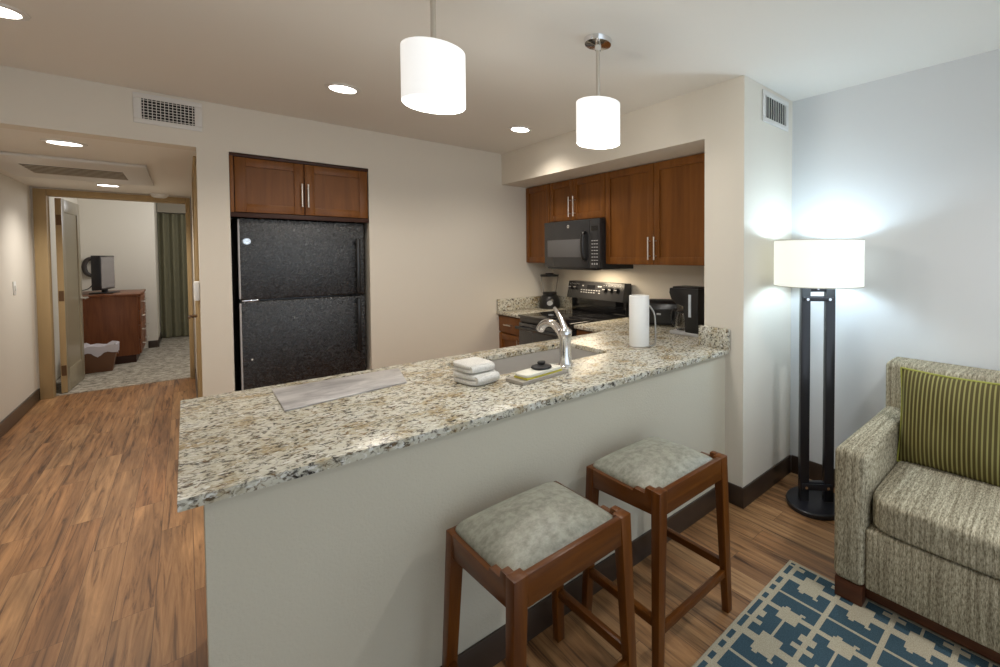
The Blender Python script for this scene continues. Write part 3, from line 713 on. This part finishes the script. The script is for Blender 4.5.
# folded towels
def folded(name, c, w, d, h, rz, label, layers=2):
    loc = (c[0], c[1], c[2])
    b = MB(); M = Matrix.Translation(c) @ Matrix.Rotation(rz, 4, 'Z')
    lh = h/layers
    for k in range(layers):
        b.cushion((0.002*(-1)**k, 0.003*k, lh*(k+0.5)), (w-0.004*k, d-0.006*k, lh*1.12), 5.0, 10, M=M)
    for k in range(layers-1):     # the fold that joins two layers
        b.cyl((-w/2+0.012, -d/2+0.010, lh*(k+1)), (w/2-0.012, -d/2+0.010, lh*(k+1)), lh*0.75, n=14, M=M)
    o = b.build(name, TOWEL, loc=loc); tag(o, label, 'towel', 'folded towels by the sink'); return o
folded('folded_towel', (0.885, 1.868, CT+0.001), 0.135, 0.175, 0.048, math.radians(10), 'lower of two folded white towels stacked beside the sink')
folded('folded_towel', (0.880, 1.878, CT+0.053), 0.130, 0.165, 0.036, math.radians(4), 'upper of two folded white towels stacked beside the sink')
# soap tray, sponge pack and sink stopper
rz = math.radians(8); c0 = Vector((1.115, 1.728, CT))
M = Matrix.Translation(c0) @ Matrix.Rotation(rz, 4, 'Z')
b = MB(); b.box(-0.135, 0.135, -0.058, 0.058, 0.0, 0.012, 0.003, M=M)
for s in (-1, 1): b.box(-0.135, 0.135, s*0.055-0.004, s*0.055+0.004, 0.008, 0.016, 0.002, M=M); b.box(s*0.131-0.004, s*0.131+0.004, -0.055, 0.055, 0.008, 0.016, 0.002, M=M)
tag(b.build('sponge_tray', TRAY, loc=c0), 'flat grey stone tray on the counter in front of the sink', 'tray')
loc = tuple(c0+Vector((0, 0, 0.0125)))
t = thing('sponge', 'cream sponge with yellow lower half lying on the grey tray', 'sponge', loc, rz)
b = MB(); b.box(-0.100, 0.108, -0.046, 0.046, 0.0, 0.009, 0.003); b.build('scouring_layer', YELLOW, t)
b = MB(); b.cushion((0.004, 0, 0.0165), (0.212, 0.094, 0.016), 7, 10); b.build('sponge_layer', SPONGE, t)
loc = tuple(c0+Vector((0.02, 0.004, 0.0372)))
b = MB(); b.lathe([(0, 0), (0.040, 0), (0.047, 0.004), (0.045, 0.010), (0.024, 0.016), (0.015, 0.018), (0.019, 0.026), (0.017, 0.030), (0, 0.031)], loc, 36)
tag(b.build('sink_stopper', mat('black_rubber', (0.016, 0.016, 0.017), 0.55), loc=loc), 'round black rubber sink stopper lying on top of the sponge', 'sink stopper')
# marble board
loc = (0.46, 2.16, CT)
b = MB(); b.prism([(0.238, 2.345), (0.236, 1.985), (0.665, 2.060), (0.720, 2.345)], 'z', CT+0.0005, CT+0.006, 0.0015)
tag(b.build('cutting_board', MARBLE, loc=loc), 'thin pale grey marbled cutting board lying flat on the granite peninsula', 'cutting board')

# ------------------------------------------------------------------ pendants and ceiling lights
def pendant(x, y, label):
    loc = (x, y, 2.0)
    t = thing('pendant_lamp', label, 'pendant lamp', loc, 0, 'pendant lamps above the peninsula'); r = 0.104
    b = MB(); b.lathe([(r-0.004, 0.0), (r, 0.003), (r, 0.190), (0.030, 0.197), (0.030, 0.193), (r-0.004, 0.186)], (0, 0, 0), 56, closed=True); b.build('glass_shade', SHADE_P, t)
    b = MB(); b.lathe([(0, 0.006), (r-0.005, 0.006), (r-0.005, 0.009), (0, 0.009)], (0, 0, 0), 48); b.build('diffuser', PDIFF, t)
    b = MB(); b.lathe([(0, 0.191), (0.032, 0.191), (0.030, 0.199), (0.012, 0.220), (0, 0.220)], (0, 0, 0), 24); b.build('shade_cap', NICKEL, t)
    b = MB(); b.cyl((0, 0, 0.215), (0, 0, H-2.0-0.02), 0.0095, n=14); b.build('stem', NICKEL, t)
    b = MB(); b.lathe([(0, H-2.0-0.05), (0.013, H-2.0-0.05), (0.016, H-2.0-0.028), (0.062, H-2.0-0.022), (0.067, H-2.0-0.001), (0, H-2.0-0.001)], (0, 0, 0), 40); b.build('ceiling_canopy', CHROME, t)
    light('pendant_light', 'POINT', (0, 0, -0.06), P_PEND, NEUTRAL, t, 0.09)
    return t
pendant(0.628, 1.620, 'left pendant lamp with white drum shade, over the bare end of the counter')
pendant(1.389, 1.620, 'right pendant lamp with white drum shade, in front of the kitchen soffit')
def can(x, y, z, label, power, group, col=WARM):
    loc = (x, y, z); t = thing('recessed_light', label, 'recessed light', loc, 0, group)
    b = MB(); b.lathe([(0.068, -0.0005), (0.092, -0.0005), (0.090, -0.006), (0.070, -0.009)], (0, 0, 0), 40, closed=True); b.build('trim_ring', WHITEM, t)
    b = MB(); b.lathe([(0, -0.001), (0.069, -0.001), (0.069, -0.005), (0, -0.007)], (0, 0, 0), 40); b.build('lens', CANLENS, t)
    light('recessed_spot', 'SPOT', (0, 0, -0.02), power, col, t, 0.07, (0, 0, 0), math.radians(142), 0.9)
G = 'recessed ceiling lights of the kitchen'
can(0.692, 3.185, H, 'round recessed ceiling light in front of the refrigerator cabinet', P_CAN, G)
can(1.906, 3.185, H, 'round recessed ceiling light beside the soffit, near the kitchen corner', P_CAN*0.7, G)
can(-0.53, 3.185, H, 'round recessed ceiling light at the upper left corner of the photo', P_CAN*0.7, G)
G = 'recessed ceiling lights of the hallway'
can(-0.512, 4.515, Zh, 'nearer of two recessed hallway lights, in front of the ceiling access panel', P_HALL, G, NEUTRAL)
can(-0.522, 6.873, Zh, 'farther of two recessed hallway lights, just before the bedroom door', P_HALL, G, NEUTRAL)

can(1.85, -0.20, H, 'added unseen recessed light above the rug, brightening rug and sofa', P_LIV_FILL, 'added fill lights of the living area', (0.93, 0.96, 1.0))  # unseen fixture added to light rug, sofa and floor from above

# vents
def register(name, label, loc, Mx, w, h, cols, rows):
    t = thing(name, label, 'air vent', loc)
    M = Mx
    b = MB(); iw, ih = w-0.07, h-0.06
    b.box(-w/2, w/2, 0, 0.010, -h/2, -ih/2, 0.003, M=M); b.box(-w/2, w/2, 0, 0.010, ih/2, h/2, 0.003, M=M)
    b.box(-w/2, -iw/2, 0, 0.010, -ih/2, ih/2, 0.003, M=M); b.box(iw/2, w/2, 0, 0.010, -ih/2, ih/2, 0.003, M=M)
    b.build('frame', WHITEM, t)
    MB().box(-iw/2, iw/2, 0.0005, 0.002, -ih/2, ih/2, M=M).build('backing', VENTC, t)
    b = MB()
    for k in range(cols): x = -iw/2+(k+0.5)*iw/cols; b.box(x-0.0017, x+0.0017, 0.003, 0.009, -ih/2, ih/2, M=M)
    for k in range(rows): z = -ih/2+(k+0.5)*ih/rows; b.box(-iw/2, iw/2, 0.0025, 0.006, z-0.0018, z+0.0018, M=M)
    b.build('louvers', WHITEM, t)
register('air_register', 'white air register high on the back wall, left of the refrigerator', (-0.053, Yf, 2.379), Matrix.Rotation(PI, 4, 'Z'), 0.300, 0.184, 13, 7)
register('air_register', 'white air register high on the wall end beside the soffit, above the floor lamp', (2.602, Yj, 2.369), Matrix.Rotation(PI, 4, 'Z'), 0.336, 0.190, 9, 0)
# hall ceiling access panel with return grille
loc = (-0.55, 5.80, Zh)
t = thing('ceiling_access_panel', 'cream ceiling access panel with slotted return grille in the hallway', 'air vent', loc)
b = MB(loc); b.box(-1.00, -0.198, 5.19, 6.48, Zh-0.022, Zh-0.0005, 0.006); b.build('panel', WHITEM, t)
b = MB(loc); b.box(-0.85, -0.345, 5.60, 6.12, Zh-0.0235, Zh-0.0215); b.build('grille_backing', VENTC, t)
b = MB(loc)
for k in range(6): y = 5.60+0.0867*(k+0.5); b.box(-0.85, -0.345, y-0.022, y+0.022, Zh-0.0250, Zh-0.0238)
b.build('grille_slats', mat('slat_taupe', (0.50, 0.44, 0.34), 0.5), t)
loc = (-0.19, 7.42, Zh)
b = MB(); b.lathe([(0, -0.048), (0.045, -0.046), (0.062, -0.036), (0.068, -0.018), (0.075, -0.014), (0.075, -0.001), (0, -0.001)], loc, 36)
tag(b.build('smoke_detector', WHITEP, loc=loc), 'white round smoke detector on the hallway ceiling near the bedroom door', 'smoke detector')
loc = (HX0, 6.81, 1.187)
t = thing('light_switch', 'white light switch on the left hallway wall', 'light switch', loc)
MB(loc).box(HX0, HX0+0.006, 6.77, 6.85, 1.125, 1.245, 0.002).build('plate', WHITEP, t); MB(loc).box(HX0+0.005, HX0+0.012, 6.798, 6.822, 1.16, 1.21, 0.002).build('rocker', WHITEP, t)
loc = (HX1-0.018, 4.18, 1.24)
t = thing('thermostat', 'white thermostat box at the hallway corner beside the refrigerator niche', 'thermostat', loc)
MB(loc).box(HX1-0.030, HX1-0.001, 4.13, 4.24, 1.175, 1.300, 0.006).build('case', WHITEP, t); MB(loc).box(HX1-0.032, HX1-0.029, 4.15, 4.22, 1.225, 1.28, 0.001).build('display', GREYP, t)

# ------------------------------------------------------------------ bar stools
def stool():
    """counter stool: origin at floor centre; front (raised rail) faces -y"""
    t = thing('bar_stool', 'x', 'bar stool', (0, 0, 0), 0, 'bar stools at the peninsula')
    hx, hy, zf, zs = 0.2080, 0.1985, 0.650, 0.616; lg = 0.042; sp = 0.022
    def leg(sx, sy):
        zt = zf if sy < 0 else zs
        ox, oy = sx*hx, sy*hy
        top = [(ox, oy, zt), (ox-sx*lg, oy, zt), (ox-sx*lg, oy-sy*lg, zt), (ox, oy-sy*lg, zt)]
        l2 = 0.031; bx, by = ox+sx*sp, oy+sy*0.012
        bot = [(bx, by, 0), (bx-sx*l2, by, 0), (bx-sx*l2, by-sy*l2, 0), (bx, by-sy*l2, 0)]
        if sx*sy < 0: top.reverse(); bot.reverse()
        b = MB(); b.hexa(bot, top, 0.002); return b.build('leg', STOOLW, t)
    for sx in (-1, 1):
        for sy in (-1, 1): leg(sx, sy)
    rt_ = 0.024
    b = MB(); b.box(-hx+lg-0.002, hx-lg+0.002, -hy+0.001, -hy+rt_, zf-0.086, zf, 0.002); b.build('front_rail', STOOLX, t)
    b = MB(); b.box(-hx+lg-0.002, hx-lg+0.002, hy-rt_, hy-0.001, zs-0.072, zs, 0.002); b.build('back_rail', STOOLX, t)
    for s in (-1, 1):
        b = MB(); x0, x1 = (-hx+0.001, -hx+rt_) if s < 0 else (hx-rt_, hx-0.001)
        y = -hy+lg-0.002
        poly = [(y, zf), (y+0.030, zf), (y+0.034, zs+0.012), (y+0.088, zs+0.012), (y+0.094, zs), (hy-lg+0.002, zs), (hy-lg+0.002, zs-0.072), (y, zf-0.086)]
        b.prism(poly, 'x', x0, x1, 0.0015); b.build('side_rail', STOOLY, t)
    zst = 0.165
    def spx(z): return sp*(1-z/0.64)
    X = hx + spx(zst) - 0.018; Yq = hy + 0.012*(1-zst/0.64) - 0.018
    b = MB(); b.box(-X+0.008, X-0.008, -Yq-0.010, -Yq+0.010, zst-0.016, zst+0.016, 0.002); b.build('stretcher', STOOLX, t)
    for s in (-1, 1):
        b = MB(); b.box(s*X-0.010, s*X+0.010, -Yq+0.008, Yq-0.008, zst+0.012, zst+0.044, 0.002); b.build('stretcher', STOOLY, t)
    b = MB(); b.cushion((0, 0.011, 0.606), (2*hx-0.030, 2*hy-0.030, 0.086), 14.0, 30, dome=0.68, nz=3.2); b.build('seat_cushion', LEATHER, t)
    return t
s1 = stool(); s1.location = (0.760, 1.178, 0); s1.rotation_euler = (0, 0, math.radians(1.0))
s1['label'] = 'nearer of the two cherry wood stools, left one with grey-green padded seat'
s2 = copy_tree(s1); s2.location = (1.323, 1.186, 0); s2.rotation_euler = (0, 0, math.radians(0.0))
s2['label'] = 'farther of the two cherry wood stools, right one nearest the floor lamp'

# ------------------------------------------------------------------ floor lamp
loc = (2.565, 1.048, 0)
va = math.atan2(loc[1], loc[0])                       # azimuth from the camera
t = thing('floor_lamp', 'black twin post floor lamp with white drum shade in the corner', 'floor lamp', loc, va - PI/2 + math.radians(18))
b = MB(); b.lathe([(0, 0), (0.162, 0), (0.166, 0.004), (0.166, 0.024), (0.161, 0.029), (0, 0.030)], (0, 0, 0), 64); b.build('base', LAMPBL, t)
for s in (-1, 1): MB().box(s*0.070-0.026, s*0.070+0.026, -0.022, 0.022, 0.030, 1.30, 0.002).build('post', LAMPBL, t)
for z, hh in ((0.115, 0.045), (1.215, 0.030)):
    b = MB(); b.box(-0.046, 0.046, -0.014, 0.014, z-hh/2, z+hh/2, 0.002); b.box(-0.085, 0.085, -0.030, -0.022, z-hh/2+0.004, z+hh/2-0.004, 0.002); br = b.build('cross_bar', LAMPBL, t)
    for s in (-1, 1): b = MB(); b.cyl((s*0.062, -0.034, z-0.002), (s*0.062, -0.029, z-0.002), 0.008, n=16); b.build('bolt', CHROME, br)
b = MB(); b.box(-0.046, 0.046, -0.014, 0.014, 1.255, 1.300, 0.002); pl = b.build('top_plate', LAMPBL, t)
b = MB(); b.cyl((0, -0.020, 1.275), (0, -0.013, 1.275), 0.007, n=16); b.build('bolt', CHROME, pl)
b = MB(); b.cyl((0, 0, 1.30), (0, 0, 1.37), 0.014, n=16); b.build('socket', NICKEL, t)
b = MB(); b.lathe([(0, 1.37), (0.018, 1.372), (0.034, 1.41), (0.030, 1.445), (0.012, 1.46), (0, 1.461)], (0, 0, 0), 24); b.build('bulb', emit('bulb_glow', (1, 0.97, 0.92), 6), t)
b = MB(); R0 = 0.243; b.lathe([(R0-0.003, 1.292), (R0, 1.292), (R0, 1.552), (R0-0.003, 1.552)], (0, 0, 0), 72, closed=True); sh = b.build('lamp_shade', SHADE_L, t)
b = MB(); b.tube([(R0*math.cos(a), R0*math.sin(a), 1.292) for a in [2*PI*k/60 for k in range(60)]], 0.0025, 6, closed=True); b.tube([(R0*math.cos(a), R0*math.sin(a), 1.552) for a in [2*PI*k/60 for k in range(60)]], 0.0025, 6, closed=True)
b.tube([(-R0+0.002, 0, 1.54), (R0-0.002, 0, 1.54)], 0.002, 6); b.build('shade_rim', mat('shade_trim', (0.62, 0.60, 0.54), 0.7), sh)
light('lamp_light', 'POINT', (0, 0, 1.43), P_LAMP, COOL, t, 0.05)

# ------------------------------------------------------------------ sofa
SY_L, SY_R = 0.708, -1.11
loc = (2.38, (SY_L+SY_R)/2, 0); XF = 1.912
t = thing('sofa', 'grey-beige woven sofa with dark wood base against the right wall', 'sofa', loc)
def rbox(b, x0, x1, y0, y1, z0, z1, r, seg=4): b.box(x0, x1, y0, y1, z0, z1, r, seg)
for y0, y1 in ((SY_L-0.128, SY_L), (SY_R, SY_R+0.128)):
    b = MB(loc); rbox(b, XF, 2.66, y0, y1, 0.092, 0.655, 0.030, 5); b.build('arm', SOFAF, t)
b = MB(loc); rbox(b, XF+0.012, 2.66, SY_R+0.126, SY_L-0.126, 0.094, 0.345, 0.012, 3); b.build('seat_base', SOFAF, t)
b = MB(loc); rbox(b, 2.635, 2.825, SY_R, SY_L, 0.10, 0.895, 0.028, 4); b.build('back_frame', SOFAF, t)
ym = (SY_L+SY_R)/2
for y0, y1 in ((ym+0.002, SY_L-0.132), (SY_R+0.132, ym-0.002)):
    b = MB(loc); b.cushion(((XF+0.004+2.56)/2, (y0+y1)/2, 0.418), (2.56-XF-0.004, y1-y0, 0.150), 9.0, 22, dome=0.10); c = b.build('seat_cushion', SOFAF, t)
    b = MB(loc); M = Matrix.Translation((2.585, (y0+y1)/2, 0.70)) @ Matrix.Rotation(math.radians(7), 4, 'Y'); b.cushion((0, 0, 0), (0.165, y1-y0, 0.410), 7.0, 20, M=M); b.build('back_cushion', SOFAF, t)
b = MB(loc); b.box(XF+0.055, 2.80, SY_R+0.14, SY_L-0.115, 0.030, 0.094, 0.003); b.build('base_rail', ESPR, t)
for x in (XF+0.008, 2.70):
    for y0 in (SY_L-0.118, SY_R+0.008): b = MB(loc); b.box(x, x+0.110, y0, y0+0.110, 0.0125 if x < 2.0 else 0.0005, 0.094, 0.003); b.build('foot', ESPR, t)
# throw pillow
c = Vector((2.395, 0.340, 0.700))
tilt = math.radians(6)
t = thing('throw_pillow', 'olive and yellow striped throw pillow leaning on the sofa back', 'pillow', c)
# local x along width (-Y world), local y = up along pillow, local z = out of the face (towards -X)
axx = Vector((0, -1, 0)); axy = Vector((math.sin(tilt), 0, math.cos(tilt))); axz = axx.cross(axy)
MP = frame_xyz(axx, axy, axz, c); t.matrix_world = MP
b = MB(); tb = bmesh.new(); n = 36; Wd, Hd, Th = 0.475, 0.445, 0.085
grid = {}
def outline(u, v):
    px = u*(1-0.045*(1-v*v)) ; py = v*(1-0.05*(1-u*u)); return px*Wd/2, py*Hd/2
for s in (1, -1):
    for i in range(n+1):
        for j in range(n+1):
            u, v = -1+2*i/n, -1+2*j/n
            if s == -1 and (i in (0, n) or j in (0, n)): grid[(s, i, j)] = grid[(1, i, j)]; continue
            x, y = outline(u, v); h = Th*((1-abs(u)**2.6)*(1-abs(v)**2.6))**0.62
            h += 0.004*math.sin(7*u+3*v)*(1-u*u)*(1-v*v)
            grid[(s, i, j)] = tb.verts.new((x, y, s*h))
    for i in range(n):
        for j in range(n):
            q = [grid[(s, i, j)], grid[(s, i+1, j)], grid[(s, i+1, j+1)], grid[(s, i, j+1)]]
            tb.faces.new(q if s == 1 else q[::-1])
b._take(tb); b.build('cover', PILLOW, t, ang=60)
ring = [outline(-1+2*k/30, -1) for k in range(30)] + [outline(1, -1+2*k/30) for k in range(30)] + [outline(1-2*k/30, 1) for k in range(30)] + [outline(-1, 1-2*k/30) for k in range(30)]
b = MB(); b.tube([(x, y, 0.002*math.sin(k*0.5)) for k, (x, y) in enumerate(ring)], 0.0048, 8, closed=True); b.build('piping', PIPING, t)

# ------------------------------------------------------------------ rug
RX, RY = 1.990, 0.930; du, dv = 0.0110, 0.01025
rows = (['bbbbbccccccccbbbbb']*2 + ['bbbbbccccccccbbbbb', 'bbbbbbccbbbbccbbbb'] + ['b'*18]*4 + ['c'*18] + ['b'*18]*5 + ['bbbbbbccbbbbccbbbb', 'bbbbbccccccccbbbbb'] + ['cccccccccccccccccc']*2
        + ['bbbbbccccccccbbbbb']*3 + ['bbbbbbbbcbbbbbbbbb'] + ['ccbbbbbbcbbbbbbbcc']*3 + ['bbbbbbbbcbbbbbbbbb']*2 + ['cccbbbbbcbbbbbbccc']*2 + ['bbbbbbbbcbbbbbbbbb']
        + ['bbbbbccccccccbbbbb']*3 + ['cccccccccccccccccc', 'cccccccccccccccccc', 'cccccccccccccccccc'])
dash = {}
def rugcell(i, j):
    # i along u (row), j along v (column)
    if j < 1 or i < 1: return 'c'
    if j < 3: # dashed border line
        k = (i*du) % 0.395
        return 'b' if any(a <= k < c for a, c in ((0.0, 0.012), (0.028, 0.094), (0.128, 0.17), (0.196, 0.226), (0.255, 0.292), (0.317, 0.385))) else 'c'
    if j < 5: return 'c'
    q = (j-5) % 20
    if q >= 18: return 'c'
    return rows[(i-11) % 36][q]
b = MB(); t = bmesh.new(); NU, NV = 172, 205
X0r, Y0r = RX-NU*du, RY-NV*dv
for i in range(NU):
    j = 0
    while j < NV:
        k = rugcell(i, j); j2 = j
        while j2 < NV and rugcell(i, j2) == k: j2 += 1
        xa, xb, ya, yb = RX-(i+1)*du, RX-i*du, RY-j2*dv, RY-j*dv
        f = t.faces.new([t.verts.new(p) for p in ((xa, ya, 0.011), (xb, ya, 0.011), (xb, yb, 0.011), (xa, yb, 0.011))]); f.material_index = 0 if k == 'b' else 1
        j = j2
b._take(t, None); b.box(X0r-0.006, RX+0.006, Y0r-0.006, RY+0.006, 0.0005, 0.0105, 0.004, mat=1)
o = b.build('area_rug', [RUGB, RUGC], loc=((X0r+RX)/2, (Y0r+RY)/2, 0), smooth=False)
tag(o, 'blue and cream geometric patterned rug on the wood floor before the sofa', 'rug')

# ------------------------------------------------------------------ bedroom
loc = (-0.76, 9.85, 0)
t = thing('dresser', 'mahogany dresser with drawers seen through the open bedroom door', 'dresser', loc)
b = MB(loc); b.box(-1.085, -0.470, 9.245, 10.46, 0.11, 0.925, 0.004); b.build('body', DRESSW, t)
MB(loc).box(-1.085, -0.445, 9.235, 10.47, 0.925, 0.955, 0.004).build('top', DRESSW, t)
MB(loc).box(-1.06, -0.50, 9.265, 10.44, 0.0, 0.11).build('plinth', CABD, t)
for k in range(4):
    for (ya, yb) in ((9.26, 9.845), (9.855, 10.445)):
        b = MB(loc); b.box(-0.470, -0.452, ya, yb, 0.125+k*0.198, 0.313+k*0.198, 0.003); dw = b.build('drawer', DRESSW, t)
        bar_handle((-0.452, (ya+yb)/2, 0.235+k*0.198), 0.14, (1, 0, 0), loc, 'y', dw)
loc = (-0.80, 9.72, 0.955)
t = thing('television', 'black flat television on a stand on the bedroom dresser, side-on', 'television', loc, math.radians(-7))
b = MB(); b.box(-0.11, 0.11, -0.17, 0.17, 0.0, 0.016, 0.005); b.cyl((0, 0, 0.014), (0, 0, 0.10), 0.03, n=18); b.build('stand', TVB, t)
b = MB(); b.box(-0.050, 0.035, -0.32, 0.32, 0.055, 0.53, 0.008); hs = b.build('housing', TVB, t)
b = MB(); b.box(0.0335, 0.037, -0.298, 0.298, 0.080, 0.508); b.build('screen', SCREEN, hs)
loc = (-0.985, 10.545, 1.315)
b = MB(); b.tube([(loc[0]+0.070*math.cos(a), 10.520, loc[2]+0.128*math.sin(a)) for a in [2*PI*k/48 for k in range(48)]], 0.026, 12, closed=True)
tag(b.build('wall_ring', mat('ring_dark', (0.05, 0.04, 0.035), 0.6), loc=loc), 'dark oval ring decoration on the bedroom wall behind the television', 'wall decoration')
b = MB(); b.tube(smooth([(-0.90, 9.80, 1.10), (-0.96, 9.9, 1.02), (-1.04, 10.0, 0.985), (-1.06, 10.1, 0.96)], 6), 0.006, 8)
tag(b.build('television_cable', TVB, loc=(-0.98, 9.9, 0.96)), 'thin dark cable hanging behind the bedroom television', 'cable')
loc = (-0.795, 8.86, 0.0045)
t = thing('waste_bin', 'brown waste bin with white plastic liner beside the bedroom dresser', 'waste bin', loc)
b = MB(); b.hexa([(-0.115, -0.085, 0), (0.115, -0.085, 0), (0.115, 0.085, 0), (-0.115, 0.085, 0)], [(-0.155, -0.115, 0.31), (0.155, -0.115, 0.31), (0.155, 0.115, 0.31), (-0.155, 0.115, 0.31)], 0.006); b.build('bin', BINB, t)
b = MB(); t2 = bmesh.new(); rg = []
for k, (sc, z) in enumerate(((1.03, 0.235), (1.05, 0.29), (1.05, 0.335), (0.93, 0.330), (0.7, 0.30), (0.2, 0.295))):
    rr = []
    for a in range(40):
        th = 2*PI*a/40; cx, sy = math.cos(th), math.sin(th); s = 1/max(abs(cx), abs(sy))
        zz = z + (0.022*math.sin(5*th+k) + 0.015*math.sin(9*th) if k in (0, 1, 3) else 0.008*math.sin(7*th+k))
        rr.append(t2.verts.new((cx*s*0.156*sc, sy*s*0.117*sc, zz)))
    rg.append(rr)
for a_, b_ in zip(rg, rg[1:]):
    for k in range(40): t2.faces.new((a_[k], a_[(k+1) % 40], b_[(k+1) % 40], b_[k]))
t2.faces.new(rg[-1]); bmesh.ops.recalc_face_normals(t2, faces=t2.faces); b._take(t2); b.build('liner', LINER, t)
# curtain
loc = (0.3, 11.60, 0.02)
t = thing('curtain', 'olive green pleated floor length curtain at the bedroom window', 'curtain', loc)
b = MB(); t2 = bmesh.new(); N = 240; top, bot = [], []
for k in range(N+1):
    x = -0.33+k*1.35/N; y = 11.60+0.035*math.sin(x*2*PI/0.115)+0.01*math.sin(x*31)
    top.append((t2.verts.new((x, y, 2.24)), t2.verts.new((x, y+0.006, 2.24)))); bot.append((t2.verts.new((x, y*1.0, 0.02)), t2.verts.new((x, y+0.006, 0.02))))
for k in range(N):
    for s in (0, 1): t2.faces.new((bot[k][s], bot[k+1][s], top[k+1][s], top[k][s]))
    t2.faces.new((top[k][0], top[k+1][0], top[k+1][1], top[k][1])); t2.faces.new((bot[k][0], bot[k+1][0], bot[k+1][1], bot[k][1]))
bmesh.ops.recalc_face_normals(t2, faces=t2.faces); b._take(t2); b.off = Vector(loc); b.build('panel', CURT, t)
MB(loc).box(-0.33, 1.58, 11.46, 11.74, 2.25, 2.545).build('valance', mat('valance_taupe', (0.30, 0.26, 0.20), 0.8), t)
light('bedroom_fill', 'POINT', (0.5, 9.4, 2.2), P_BED, (0.95, 0.97, 1.0), None, 0.25)  # unseen fill light added to brighten the bedroom
